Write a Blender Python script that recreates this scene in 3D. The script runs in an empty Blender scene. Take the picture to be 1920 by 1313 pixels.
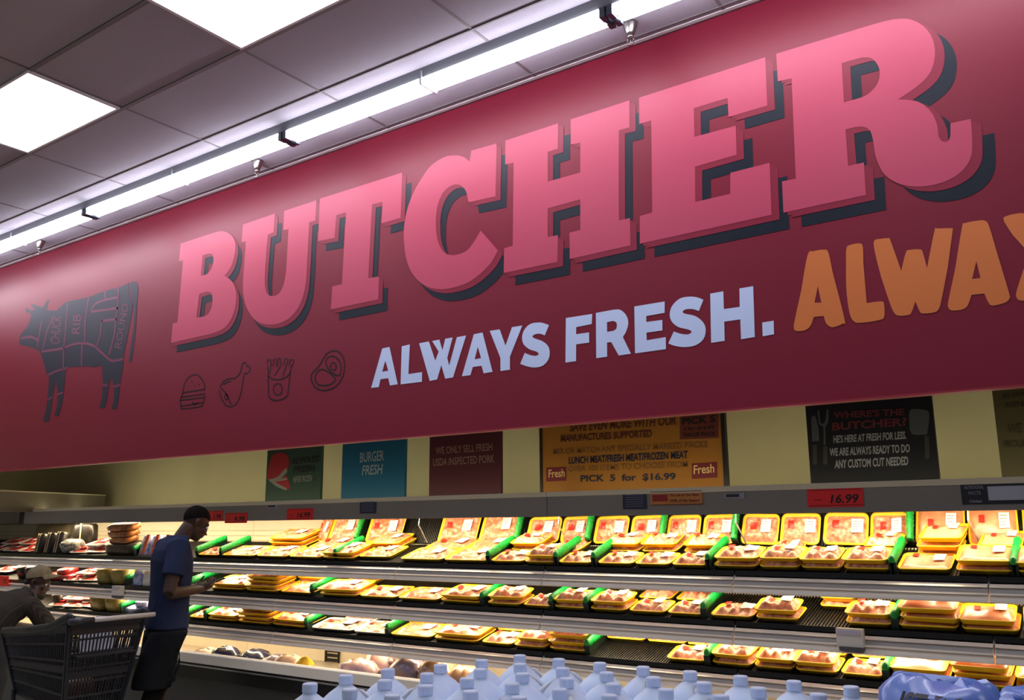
import bpy, bmesh, math, random
from mathutils import Vector, Matrix
from mathutils.geometry import tessellate_polygon
R = math.radians
rnd = random.Random(7)
scene = bpy.context.scene
COL = scene.collection

# ------------------------------------------------------------------ camera, world, exposure
CAM_Z = 1.62
cam_data = bpy.data.cameras.new('camera')
cam_data.sensor_width = 36.0
cam_data.lens = 30.615
cam_data.clip_start = 0.05
cam = bpy.data.objects.new('camera', cam_data)
COL.objects.link(cam)
right = Vector((0.81826347, 0.57482185, -0.00497284))
down = Vector((-0.11933009, 0.16139229, -0.97964935))
fwd = Vector((-0.56232128, 0.80220469, 0.20065496))
cam.matrix_world = Matrix(((right.x, -down.x, -fwd.x, 0), (right.y, -down.y, -fwd.y, 0),
                           (right.z, -down.z, -fwd.z, CAM_Z), (0, 0, 0, 1)))
scene.camera = cam
scene.view_settings.view_transform = 'Standard'
scene.view_settings.look = 'None'
scene.view_settings.gamma = 1.0
scene.view_settings.use_curve_mapping = False
scene.view_settings.exposure = 0.0
world = bpy.data.worlds.new('store_air')
scene.world = world
world.use_nodes = True
world.node_tree.nodes['Background'].inputs[0].default_value = (0.80, 0.85, 1.0, 1)
world.node_tree.nodes['Background'].inputs[1].default_value = 0.10
CEIL = CAM_Z + 2.737
PANEL_POWER, STRIP_POWER = 5.0, 25.0
CASE_POWER = {'canopy': 29.0, 'upper': 6.0, 'middle': 6.0, 'lower': 4.0, 'poster_fill': 1.6, 'wall_fill': 2.7}  # poster and wall fills are added lights, the rest are case lamps

# ------------------------------------------------------------------ materials
def srgb(r, g, b):
    f = lambda c: (c / 255 / 12.92) if c / 255 <= 0.04045 else ((c / 255 + 0.055) / 1.055) ** 2.4
    return (f(r), f(g), f(b), 1)
MATS = {}
def mat(name, rgb, rough=0.5, metal=0.0, spec=0.5, noise=0.0, scale=20.0, coat=0.0, bump=0.0, alpha=1.0, trans=0.0, rgb2=None, emit=0.0):
    if name in MATS: return MATS[name]
    m = bpy.data.materials.new(name); m.use_nodes = True
    nt = m.node_tree; b = nt.nodes['Principled BSDF']
    c = srgb(*rgb)
    b.inputs['Base Color'].default_value = c
    b.inputs['Roughness'].default_value = rough
    b.inputs['Metallic'].default_value = metal
    b.inputs['Specular IOR Level'].default_value = spec
    b.inputs['Coat Weight'].default_value = coat
    b.inputs['Coat Roughness'].default_value = 0.12
    b.inputs['Alpha'].default_value = alpha
    b.inputs['Transmission Weight'].default_value = trans
    if emit:
        b.inputs['Emission Color'].default_value = c
        b.inputs['Emission Strength'].default_value = emit
    if noise or rgb2 or bump:
        tc = nt.nodes.new('ShaderNodeTexCoord')
        n = nt.nodes.new('ShaderNodeTexNoise'); n.inputs['Scale'].default_value = scale; n.inputs['Detail'].default_value = 4
        nt.links.new(tc.outputs['Object'], n.inputs['Vector'])
        if noise or rgb2:
            ramp = nt.nodes.new('ShaderNodeValToRGB')
            if rgb2: c0, c1 = c, srgb(*rgb2)
            else:
                c0 = tuple(x * (1 - noise) for x in c[:3]) + (1,)
                c1 = tuple(min(1, x * (1 + noise)) for x in c[:3]) + (1,)
            ramp.color_ramp.elements[0].color = c0; ramp.color_ramp.elements[0].position = 0.35
            ramp.color_ramp.elements[1].color = c1; ramp.color_ramp.elements[1].position = 0.65
            nt.links.new(n.outputs['Fac'], ramp.inputs['Fac'])
            nt.links.new(ramp.outputs['Color'], b.inputs['Base Color'])
        if bump:
            bp = nt.nodes.new('ShaderNodeBump'); bp.inputs['Strength'].default_value = bump; bp.inputs['Distance'].default_value = 0.01
            nt.links.new(n.outputs['Fac'], bp.inputs['Height']); nt.links.new(bp.outputs['Normal'], b.inputs['Normal'])
    MATS[name] = m
    return m
def emission(name, rgb, strength):
    if name in MATS: return MATS[name]
    m = bpy.data.materials.new(name); m.use_nodes = True
    nt = m.node_tree; nt.nodes.remove(nt.nodes['Principled BSDF'])
    e = nt.nodes.new('ShaderNodeEmission'); e.inputs[0].default_value = (*rgb, 1); e.inputs[1].default_value = strength
    nt.links.new(e.outputs[0], nt.nodes['Material Output'].inputs[0])
    MATS[name] = m
    return m
def meat_mat(name, a, b_, fat, scale=38):
    if name in MATS: return MATS[name]
    m = mat(name, a, rough=0.38, coat=0.25, spec=0.5)
    nt = m.node_tree; p = nt.nodes['Principled BSDF']
    tc = nt.nodes.new('ShaderNodeTexCoord')
    oi = nt.nodes.new('ShaderNodeObjectInfo')
    add = nt.nodes.new('ShaderNodeVectorMath'); add.operation = 'ADD'
    mul = nt.nodes.new('ShaderNodeMath'); mul.operation = 'MULTIPLY'; mul.inputs[1].default_value = 37.0
    nt.links.new(oi.outputs['Random'], mul.inputs[0])
    nt.links.new(tc.outputs['Object'], add.inputs[0]); nt.links.new(mul.outputs[0], add.inputs[1])
    n = nt.nodes.new('ShaderNodeTexNoise'); n.inputs['Scale'].default_value = scale; n.inputs['Detail'].default_value = 5; n.inputs['Roughness'].default_value = 0.6
    nt.links.new(add.outputs[0], n.inputs['Vector'])
    r = nt.nodes.new('ShaderNodeValToRGB')
    els = r.color_ramp.elements
    els[0].position = 0.30; els[0].color = srgb(*b_)
    els[1].position = 0.72; els[1].color = srgb(*fat)
    e = els.new(0.50); e.color = srgb(*a)
    nt.links.new(n.outputs['Fac'], r.inputs['Fac']); nt.links.new(r.outputs['Color'], p.inputs['Base Color'])
    return m

# ------------------------------------------------------------------ object helpers
def link(name, me, m=None, parent=None, smooth=False):
    o = bpy.data.objects.new(name, me); COL.objects.link(o)
    if m is not None and not me.materials: me.materials.append(m)
    if parent is not None: o.parent = parent
    if smooth:
        for p in me.polygons: p.use_smooth = True
    return o
def bm_obj(name, bm, m=None, parent=None, smooth=False, bevel=0.0):
    if bevel:
        bmesh.ops.bevel(bm, geom=[e for e in bm.edges if len(e.link_faces) == 2 and e.calc_face_angle(0) > 0.6], offset=bevel, segments=2, affect='EDGES', clamp_overlap=True)
    bmesh.ops.recalc_face_normals(bm, faces=bm.faces)
    me = bpy.data.meshes.new(name); bm.to_mesh(me); bm.free()
    return link(name, me, m, parent, smooth)
def empty(name, loc=(0, 0, 0), rot=(0, 0, 0)):
    o = bpy.data.objects.new(name, None); COL.objects.link(o); o.location = loc; o.rotation_euler = rot
    o.empty_display_size = 0.05
    return o
def tag(o, label, cat, group=None, kind=None):
    if label: o['label'] = label
    if cat: o['category'] = cat
    if group: o['group'] = group
    if kind: o['kind'] = kind
    return o
def structure(o, label=None):
    o['kind'] = 'structure'
    if label: o['label'] = label
    return o
def copy_thing(root):
    r = root.copy(); COL.objects.link(r)
    for ch in list(root.children):
        c = ch.copy(); COL.objects.link(c); c.parent = r
        for g in list(ch.children):
            d = g.copy(); COL.objects.link(d); d.parent = c
    return r
def box(bm, x0, x1, y0, y1, z0, z1):
    vs = [bm.verts.new(p) for p in ((x0, y0, z0), (x1, y0, z0), (x1, y1, z0), (x0, y1, z0), (x0, y0, z1), (x1, y0, z1), (x1, y1, z1), (x0, y1, z1))]
    for f in ((0, 3, 2, 1), (4, 5, 6, 7), (0, 1, 5, 4), (1, 2, 6, 5), (2, 3, 7, 6), (3, 0, 4, 7)): bm.faces.new([vs[i] for i in f])
    return vs
def bar(bm, a, b, w, h=None, up=(0, 0, 1)):
    """rectangular bar from a to b"""
    h = h or w; a, b = Vector(a), Vector(b); d = (b - a).normalized(); up = Vector(up)
    s = d.cross(up)
    if s.length < 1e-4: s = d.cross(Vector((1, 0, 0)))
    s.normalize(); u = s.cross(d)
    vs = []
    for p in (a, b):
        for sx, sy in ((-1, -1), (1, -1), (1, 1), (-1, 1)): vs.append(bm.verts.new(p + s * sx * w / 2 + u * sy * h / 2))
    for f in ((0, 1, 2, 3), (7, 6, 5, 4), (0, 4, 5, 1), (1, 5, 6, 2), (2, 6, 7, 3), (3, 7, 4, 0)): bm.faces.new([vs[i] for i in f])
def ring(bm, c, ax, ay, n=16, power=2.0):
    out = []
    for i in range(n):
        t = 2 * math.pi * i / n; ct, st = math.cos(t), math.sin(t)
        k = (abs(ct) ** power + abs(st) ** power) ** (-1 / power)
        out.append(bm.verts.new(Vector(c) + Vector(ax) * ct * k + Vector(ay) * st * k))
    return out
def bridge(bm, rings, caps=True):
    for a, b in zip(rings, rings[1:]):
        n = len(a)
        for i in range(n): bm.faces.new((a[i], a[(i + 1) % n], b[(i + 1) % n], b[i]))
    if caps:
        bm.faces.new(list(reversed(rings[0]))); bm.faces.new(rings[-1])
def lathe(bm, prof, c=(0, 0, 0), n=16, power=2.0):
    c = Vector(c)
    bridge(bm, [ring(bm, c + Vector((0, 0, z)), (r, 0, 0), (0, r, 0), n, power) for r, z in prof])
def tube(bm, pts, rad, n=12, caps=True, flat=None):
    """tube through pts; rad = radius or list of radii or (side, up) pairs"""
    pts = [Vector(p) for p in pts]
    if not isinstance(rad, (list, tuple)): rad = [rad] * len(pts)
    ref = Vector(flat) if flat else Vector((0, 0, 1))
    rings = []
    for i, p in enumerate(pts):
        d = (pts[min(i + 1, len(pts) - 1)] - pts[max(i - 1, 0)]).normalized()
        s = d.cross(ref)
        if s.length < 0.05: s = d.cross(Vector((1, 0, 0.1)))
        s.normalize(); u = s.cross(d).normalized()
        r = rad[i]; ra, rb = r if isinstance(r, (list, tuple)) else (r, r)
        rings.append(ring(bm, p, s * ra, u * rb, n))
    bridge(bm, rings, caps)
def ball(bm, c, r, n=12, m=8):
    r = r if isinstance(r, (list, tuple)) else (r, r, r)
    rings = []
    for j in range(1, m):
        t = math.pi * j / m
        rings.append(ring(bm, Vector(c) + Vector((0, 0, -math.cos(t) * r[2])), (math.sin(t) * r[0], 0, 0), (0, math.sin(t) * r[1], 0), n))
    bridge(bm, rings)
def remesh(name, bm, m, parent, voxel=0.007, smooth=6):
    """one continuous skin from overlapping volumes"""
    bmesh.ops.recalc_face_normals(bm, faces=bm.faces)
    me = bpy.data.meshes.new(name + '_src'); bm.to_mesh(me); bm.free()
    o = bpy.data.objects.new(name + '_src', me); COL.objects.link(o)
    r = o.modifiers.new('r', 'REMESH'); r.mode = 'VOXEL'; r.voxel_size = voxel
    s = o.modifiers.new('s', 'SMOOTH'); s.factor = 0.5; s.iterations = smooth
    dg = bpy.context.evaluated_depsgraph_get()
    me2 = bpy.data.meshes.new_from_object(o.evaluated_get(dg)); me2.name = name
    bpy.data.objects.remove(o); bpy.data.meshes.remove(me)
    me2.materials.clear()
    return link(name, me2, m, parent, True)

# flat artwork on a wall-parallel plane: points are (X, Z), drawn at depth y
def smooth_path(pts, closed=True, n=6):
    N = len(pts); out = []
    for i in range(N if closed else N - 1):
        p0, p1, p2, p3 = pts[(i - 1) % N] if (closed or i > 0) else pts[i], pts[i], pts[(i + 1) % N], pts[(i + 2) % N] if (closed or i < N - 2) else pts[(i + 1) % N]
        out.append((p1[0], p1[1]))
        if len(p1) > 2 or len(p2) > 2:
            if len(p1) == 2: p0 = p1
            if len(p2) == 2: p3 = p2
            for k in range(1, n):
                t = k / n
                q = [0.5 * (2 * p1[j] + (p2[j] - p0[j]) * t + (2 * p0[j] - 5 * p1[j] + 4 * p2[j] - p3[j]) * t * t + (3 * p1[j] - p0[j] - 3 * p2[j] + p3[j]) * t ** 3) for j in (0, 1)]
                out.append(tuple(q))
    if not closed: out.append((pts[-1][0], pts[-1][1]))
    return out
def fill(bm, loops, y, dx=0.0, dz=0.0, thick=0.0):
    loops = [[Vector((p[0] + dx, y, p[1] + dz)) for p in smooth_path(l)] for l in loops]
    flat = [p for l in loops for p in l]
    vs = [bm.verts.new(p) for p in flat]
    for t in tessellate_polygon([[Vector((p.x, p.z, 0.0)) for p in l] for l in loops]):
        try: bm.faces.new([vs[i] for i in t])
        except ValueError: pass
def stroke(bm, pts, y, w, closed=False):
    p = [Vector(q) for q in smooth_path(pts, closed)]
    if closed: p.append(p[0])
    L = []
    for i, q in enumerate(p):
        a = p[i - 1] if i > 0 else (p[-2] if closed else q); b = p[i + 1] if i < len(p) - 1 else (p[1] if closed else q)
        d = (b - a)
        if d.length < 1e-9: d = Vector((1, 0))
        d.normalize(); nrm = Vector((-d.y, d.x)) * w / 2
        L.append((bm.verts.new((q.x + nrm.x, y, q.y + nrm.y)), bm.verts.new((q.x - nrm.x, y, q.y - nrm.y))))
    for (a, b), (c, d) in zip(L, L[1:]): bm.faces.new((a, b, d, c))
def face_front(me):
    """turn every face of flat artwork towards the shop floor (-Y)"""
    for p in me.polygons:
        if p.normal.y > 0: p.flip()
def art(name, bm, m, parent):
    me = bpy.data.meshes.new(name); bm.to_mesh(me); bm.free(); me.update(); face_front(me)
    return link(name, me, m, parent)
def text_into(bm, s, quad, y, bold=0.0):
    """fit one line of lettering into the parallelogram (bottom-left, bottom-right, top-left)"""
    cu = bpy.data.curves.new('t', 'FONT'); cu.body = s; cu.offset = bold; cu.resolution_u = 3
    o = bpy.data.objects.new('t', cu); COL.objects.link(o)
    me = bpy.data.meshes.new_from_object(o.evaluated_get(bpy.context.evaluated_depsgraph_get()))
    bpy.data.objects.remove(o); bpy.data.curves.remove(cu)
    xs = [v.co.x for v in me.vertices]; ys = [v.co.y for v in me.vertices]
    x0, x1, y0, y1 = min(xs), max(xs), min(ys), max(ys)
    bl, br, tl = quad
    vs = []
    for v in me.vertices:
        u, w = (v.co.x - x0) / (x1 - x0), (v.co.y - y0) / (y1 - y0)
        vs.append(bm.verts.new((bl[0] + (br[0] - bl[0]) * u + (tl[0] - bl[0]) * w, y, bl[1] + (br[1] - bl[1]) * u + (tl[1] - bl[1]) * w)))
    for p in me.polygons:
        try: bm.faces.new([vs[i] for i in p.vertices])
        except ValueError: pass
    bpy.data.meshes.remove(me)
ORD = ['first', 'second', 'third', 'fourth', 'fifth', 'sixth', 'seventh', 'eighth', 'ninth', 'tenth', 'eleventh', 'twelfth', 'thirteenth', 'fourteenth', 'fifteenth', 'sixteenth', 'seventeenth', 'eighteenth', 'nineteenth', 'twentieth', 'twenty-first', 'twenty-second', 'twenty-third', 'twenty-fourth']

# ------------------------------------------------------------------ measured layout: sign artwork as (X, Z) outlines, printed lines, tray positions
HEAD = [[[[-6.35,4.002],[-5.901,4.006],[-5.821,4.002,1],[-5.741,3.98,1],[-5.65,3.921,1],[-5.608,3.841,1],[-5.612,3.75,1],[-5.649,3.666,1],[-5.721,3.61],[-5.631,3.552,1],[-5.574,3.473,1],[-5.556,3.391,1],[-5.57,3.295,1],[-5.622,3.214,1],[-5.708,3.167,1],[-5.845,3.15],[-6.38,3.144],[-6.375,3.309],[-6.31,3.309],[-6.295,3.846],[-6.352,3.846]],[[-6.028,3.837],[-5.964,3.839],[-5.907,3.826,1],[-5.883,3.786,1],[-5.888,3.719,1],[-5.946,3.666,1],[-6.034,3.662]],[[-6.037,3.51],[-5.946,3.516],[-5.884,3.495,1],[-5.86,3.449,1],[-5.864,3.369,1],[-5.925,3.312,1],[-6.056,3.313]]],[[[-5.528,3.998],[-5.146,4.008],[-5.149,3.857],[-5.216,3.851],[-5.227,3.571],[-5.22,3.454,1],[-5.189,3.376,1],[-5.128,3.346,1],[-5.053,3.354,1],[-5.003,3.417,1],[-4.983,3.518],[-4.979,3.848],[-5.038,3.851],[-5.04,4.005],[-4.684,4.01],[-4.685,3.853],[-4.751,3.853],[-4.755,3.487],[-4.766,3.35,1],[-4.811,3.237,1],[-4.898,3.158,1],[-5.029,3.121,1],[-5.181,3.133,1],[-5.313,3.189,1],[-5.415,3.291,1],[-5.469,3.407,1],[-5.486,3.518],[-5.478,3.851],[-5.533,3.852]]],[[[-4.647,4.014],[-3.833,4.017],[-3.839,3.692],[-4.015,3.688],[-4.011,3.845],[-4.111,3.849],[-4.127,3.314],[-4.026,3.309],[-4.026,3.148],[-4.486,3.146],[-4.48,3.314],[-4.384,3.314],[-4.367,3.848],[-4.466,3.846],[-4.474,3.676],[-4.648,3.685]]],[[[-3.234,4.019],[-3.031,4.014],[-3.041,3.661],[-3.254,3.669],[-3.28,3.758,1],[-3.335,3.809,1],[-3.402,3.817,1],[-3.474,3.778,1],[-3.518,3.687,1],[-3.525,3.561,1],[-3.505,3.457,1],[-3.452,3.372,1],[-3.37,3.338,1],[-3.272,3.346,1],[-3.213,3.392,1],[-3.157,3.459],[-3.024,3.303],[-3.079,3.231,1],[-3.164,3.174,1],[-3.261,3.135,1],[-3.378,3.122,1],[-3.5,3.133,1],[-3.614,3.178,1],[-3.711,3.261,1],[-3.767,3.356,1],[-3.796,3.463,1],[-3.807,3.594,1],[-3.786,3.721,1],[-3.736,3.832,1],[-3.662,3.926,1],[-3.576,4.001,1],[-3.459,4.033,1],[-3.36,4.019,1],[-3.297,3.991,1],[-3.249,3.949]]],[[[-2.963,4.015],[-2.57,4.02],[-2.577,3.857],[-2.648,3.856],[-2.651,3.664],[-2.424,3.666],[-2.419,3.854],[-2.485,3.857],[-2.483,4.02],[-2.088,4.024],[-2.093,3.858],[-2.162,3.86],[-2.18,3.318],[-2.11,3.316],[-2.113,3.157],[-2.507,3.151],[-2.506,3.312],[-2.432,3.313],[-2.428,3.501],[-2.654,3.494],[-2.657,3.316],[-2.585,3.313],[-2.592,3.149],[-2.979,3.15],[-2.975,3.308],[-2.911,3.31],[-2.9,3.851],[-2.965,3.855]]],[[[-2.027,4.022],[-1.294,4.027],[-1.301,3.755],[-1.51,3.752],[-1.509,3.862],[-1.702,3.86],[-1.707,3.693],[-1.474,3.692],[-1.479,3.53],[-1.711,3.522],[-1.72,3.323],[-1.525,3.324],[-1.518,3.439],[-1.309,3.441],[-1.317,3.163],[-2.055,3.155],[-2.049,3.316],[-1.973,3.319],[-1.957,3.862],[-2.032,3.861]]],[[[-1.236,4.027],[-0.779,4.022],[-0.675,4.016,1],[-0.597,3.99,1],[-0.538,3.93,1],[-0.507,3.852,1],[-0.506,3.768,1],[-0.532,3.694,1],[-0.586,3.645,1],[-0.682,3.601],[-0.6,3.566,1],[-0.55,3.502,1],[-0.529,3.431,1],[-0.528,3.375,1],[-0.517,3.345,1],[-0.497,3.336,1],[-0.481,3.354,1],[-0.473,3.419],[-0.39,3.417],[-0.395,3.315,1],[-0.407,3.24,1],[-0.446,3.184,1],[-0.508,3.152,1],[-0.583,3.144,1],[-0.658,3.158,1],[-0.725,3.193,1],[-0.777,3.254,1],[-0.803,3.343,1],[-0.808,3.427,1],[-0.818,3.481,1],[-0.845,3.508,1],[-0.881,3.517],[-0.929,3.517],[-0.931,3.328],[-0.858,3.327],[-0.863,3.163],[-1.257,3.161],[-1.253,3.327],[-1.184,3.324],[-1.167,3.866],[-1.238,3.872]],[[-0.919,3.868],[-0.823,3.867],[-0.779,3.847,1],[-0.753,3.796,1],[-0.751,3.748,1],[-0.769,3.702,1],[-0.816,3.666,1],[-0.87,3.659],[-0.925,3.659]]]]
WHITE = [[[[-3.98,2.802],[-3.915,2.804],[-3.834,2.545],[-3.903,2.544],[-3.92,2.595],[-3.989,2.594],[-4.003,2.543],[-4.073,2.544]],[[-3.975,2.643],[-3.921,2.645],[-3.95,2.715]]],[[[-3.806,2.795],[-3.735,2.799],[-3.743,2.603],[-3.626,2.604],[-3.626,2.541],[-3.809,2.542]]],[[[-3.655,2.796],[-3.573,2.798],[-3.517,2.666],[-3.49,2.721],[-3.545,2.797],[-3.486,2.799],[-3.459,2.727],[-3.437,2.798],[-3.377,2.799],[-3.419,2.672],[-3.403,2.621],[-3.343,2.796],[-3.27,2.797],[-3.371,2.543],[-3.434,2.541],[-3.467,2.631],[-3.5,2.544],[-3.561,2.54]]],[[[-3.209,2.797],[-3.142,2.799],[-3.066,2.546],[-3.133,2.543],[-3.149,2.592],[-3.216,2.592],[-3.234,2.543],[-3.301,2.543]],[[-3.202,2.638],[-3.153,2.64],[-3.178,2.714]]],[[[-3.087,2.802],[-3.012,2.801],[-2.969,2.695],[-2.921,2.802],[-2.846,2.802],[-2.937,2.623],[-2.937,2.545],[-3.007,2.544],[-3.007,2.624]]],[[[-2.658,2.778],[-2.688,2.721],[-2.719,2.735,1],[-2.754,2.737,1],[-2.774,2.726,1],[-2.758,2.712,1],[-2.704,2.688,1],[-2.666,2.654,1],[-2.655,2.613,1],[-2.668,2.572,1],[-2.706,2.543,1],[-2.761,2.539,1],[-2.815,2.552,1],[-2.863,2.572],[-2.83,2.634],[-2.791,2.616,1],[-2.752,2.607,1],[-2.732,2.615,1],[-2.748,2.632,1],[-2.798,2.653,1],[-2.838,2.688,1],[-2.848,2.73,1],[-2.833,2.772,1],[-2.789,2.803,1],[-2.726,2.804,1],[-2.687,2.792,1]]],[[[-2.542,2.804],[-2.368,2.803],[-2.372,2.745],[-2.474,2.741],[-2.476,2.7],[-2.391,2.699],[-2.392,2.641],[-2.477,2.641],[-2.48,2.545],[-2.55,2.544]]],[[[-2.344,2.805],[-2.235,2.807],[-2.19,2.8,1],[-2.154,2.763,1],[-2.143,2.718,1],[-2.158,2.673,1],[-2.179,2.645],[-2.133,2.546],[-2.208,2.545],[-2.252,2.626],[-2.278,2.626],[-2.28,2.547],[-2.349,2.546]],[[-2.275,2.742],[-2.237,2.744],[-2.216,2.731,1],[-2.216,2.701,1],[-2.235,2.688,1],[-2.276,2.687]]],[[[-2.103,2.806],[-1.922,2.806],[-1.925,2.744],[-2.033,2.742],[-2.035,2.709],[-1.94,2.707],[-1.942,2.65],[-2.036,2.65],[-2.036,2.608],[-1.924,2.611],[-1.926,2.546],[-2.108,2.545]]],[[[-1.703,2.781],[-1.731,2.725],[-1.763,2.74,1],[-1.799,2.745,1],[-1.82,2.737,1],[-1.811,2.723,1],[-1.751,2.7,1],[-1.71,2.66,1],[-1.699,2.617,1],[-1.715,2.572,1],[-1.759,2.546,1],[-1.819,2.544,1],[-1.873,2.557,1],[-1.911,2.575],[-1.877,2.635],[-1.836,2.617,1],[-1.796,2.609,1],[-1.777,2.621,1],[-1.795,2.635,1],[-1.848,2.655,1],[-1.884,2.688,1],[-1.896,2.729,1],[-1.88,2.775,1],[-1.834,2.808,1],[-1.779,2.81,1],[-1.736,2.799,1]]],[[[-1.664,2.808],[-1.593,2.809],[-1.595,2.715],[-1.511,2.714],[-1.507,2.81],[-1.435,2.81],[-1.443,2.549],[-1.514,2.546],[-1.512,2.649],[-1.597,2.649],[-1.6,2.549],[-1.673,2.548]]],[[[-1.401,2.617],[-1.343,2.618],[-1.346,2.55],[-1.403,2.547]]]]
ORANGE = [[[[-1.155,2.921,1],[-1.124,2.935,1],[-1.076,2.933,1],[-1.057,2.916,1],[-1.044,2.813],[-1.008,2.58,1],[-1.018,2.557,1],[-1.065,2.547,1],[-1.092,2.568,1],[-1.102,2.607],[-1.148,2.609],[-1.166,2.569,1],[-1.194,2.55,1],[-1.236,2.552,1],[-1.247,2.57,1],[-1.238,2.613,1],[-1.198,2.751]],[[-1.14,2.678],[-1.108,2.674],[-1.118,2.758]]],[[[-0.972,2.918,1],[-0.954,2.933,1],[-0.914,2.933,1],[-0.898,2.916,1],[-0.902,2.837],[-0.903,2.64],[-0.838,2.638,1],[-0.828,2.622,1],[-0.832,2.567,1],[-0.851,2.552,1],[-0.934,2.55,1],[-0.967,2.562,1],[-0.983,2.607,1],[-0.988,2.717,1],[-0.98,2.839,1]]],[[[-0.847,2.928,1],[-0.813,2.936,1],[-0.777,2.932],[-0.741,2.767],[-0.714,2.85,1],[-0.695,2.859,1],[-0.653,2.853,1],[-0.644,2.837,1],[-0.633,2.761],[-0.586,2.929,1],[-0.573,2.936,1],[-0.511,2.925],[-0.549,2.749],[-0.585,2.617,1],[-0.602,2.568,1],[-0.624,2.554,1],[-0.67,2.556,1],[-0.682,2.571,1],[-0.695,2.616],[-0.713,2.573,1],[-0.727,2.558,1],[-0.769,2.56,1],[-0.787,2.575,1],[-0.802,2.621,1],[-0.829,2.751],[-0.843,2.844]]],[[[-0.475,2.921,1],[-0.461,2.938,1],[-0.411,2.939,1],[-0.382,2.932,1],[-0.37,2.905,1],[-0.353,2.787],[-0.326,2.598,1],[-0.326,2.573,1],[-0.344,2.556,1],[-0.392,2.55,1],[-0.407,2.566,1],[-0.418,2.608],[-0.468,2.61],[-0.488,2.564,1],[-0.514,2.55,1],[-0.553,2.553,1],[-0.565,2.573,1],[-0.558,2.607,1],[-0.52,2.738]],[[-0.459,2.68],[-0.426,2.679],[-0.434,2.758]]],[[[-0.312,2.921,1],[-0.295,2.937,1],[-0.243,2.937,1],[-0.228,2.92,1],[-0.199,2.83],[-0.157,2.916,1],[-0.129,2.926,1],[-0.094,2.919,1],[-0.092,2.896,1],[-0.145,2.78],[-0.23,2.582,1],[-0.247,2.558,1],[-0.284,2.555,1],[-0.3,2.571,1],[-0.295,2.604,1],[-0.254,2.707],[-0.248,2.781],[-0.285,2.847]]]]
COW = [[[[-8.966,3.455],[-8.983,3.531,1],[-8.929,3.584,1],[-8.847,3.627,1],[-8.809,3.688,1],[-8.795,3.747],[-8.912,3.784],[-8.929,3.83],[-8.803,3.781],[-8.74,3.785],[-8.83,3.853],[-8.791,3.849],[-8.668,3.808],[-8.575,3.78],[-8.525,3.839],[-8.459,3.842],[-8.5,3.775],[-8.506,3.743],[-8.316,3.709],[-8.16,3.762,1],[-8.044,3.768,1],[-7.746,3.755,1],[-7.486,3.769,1],[-7.232,3.764],[-7.088,3.783],[-7.086,3.716],[-7.055,3.645],[-6.994,3.594],[-7.009,3.42],[-7.075,3.125],[-7.068,3.008],[-7.094,2.85],[-7.09,2.759],[-7.114,2.65],[-7.189,2.656],[-7.168,2.743],[-7.186,2.859],[-7.24,2.94],[-7.269,2.867],[-7.273,2.764],[-7.301,2.677],[-7.388,2.681],[-7.359,2.783],[-7.368,2.9],[-7.405,3.069],[-7.543,3.066,1],[-7.632,3.085,1],[-7.995,3.116],[-8.026,3.101],[-8.019,2.879],[-8.033,2.77],[-8.071,2.664],[-8.153,2.673],[-8.115,2.777],[-8.139,2.902],[-8.182,3.006],[-8.211,2.909],[-8.217,2.761],[-8.237,2.622],[-8.345,2.63],[-8.311,2.757],[-8.307,2.918],[-8.322,3.058],[-8.379,3.101],[-8.5,3.281,1],[-8.589,3.356],[-8.749,3.402]]],[[[-7.06,3.778,1],[-6.979,3.772,1],[-6.93,3.702,1],[-6.935,3.603,1],[-6.923,3.372],[-6.929,3.142],[-6.945,3.046],[-6.985,3.051],[-6.979,3.148],[-6.958,3.389],[-6.982,3.58],[-7.036,3.648,1],[-7.067,3.725,1]]]]
COWL = [[[-8.953,3.514],[-8.876,3.517],[-8.746,3.507],[-8.609,3.456]],[[-8.509,3.327],[-8.123,3.312,1],[-7.942,3.327,1],[-7.76,3.316,1],[-7.577,3.269,1],[-7.436,3.191,1],[-7.297,3.11,1],[-7.212,3.088,1],[-7.07,3.09]],[[-8.338,3.078],[-8.2,3.101],[-7.993,3.11]],[[-8.073,3.106],[-8.097,3.296],[-8.102,3.575],[-8.11,3.748]],[[-7.737,3.313],[-7.763,3.527],[-7.745,3.748]],[[-7.755,3.096],[-7.78,3.307]],[[-7.484,3.487],[-7.239,3.47]],[[-7.676,3.603],[-7.224,3.57]],[[-7.678,3.613],[-7.621,3.667,1],[-7.472,3.681,1],[-7.239,3.674]],[[-7.253,3.761],[-7.239,3.674],[-7.249,3.335],[-7.304,3.152]],[[-7.475,3.767],[-7.451,3.684]],[[-7.477,3.51],[-7.481,3.341],[-7.531,3.251]],[[-8.5,3.345],[-8.449,3.52],[-8.356,3.662]],[[-8.607,3.384],[-8.589,3.539],[-8.572,3.641]],[[-7.365,2.886],[-7.281,2.874]],[[-7.185,2.853],[-7.086,2.861]],[[-8.303,2.837],[-8.223,2.855]],[[-8.133,2.871],[-8.031,2.88]]]
COWT = [["ROUND",[[-7.125,3.187],[-7.058,3.58],[-7.23,3.212]]],["CHUCK",[[-8.19,3.358],[-8.195,3.633],[-8.364,3.393]]],["RIB",[[-7.844,3.414],[-7.843,3.6],[-7.984,3.438]]]]
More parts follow.
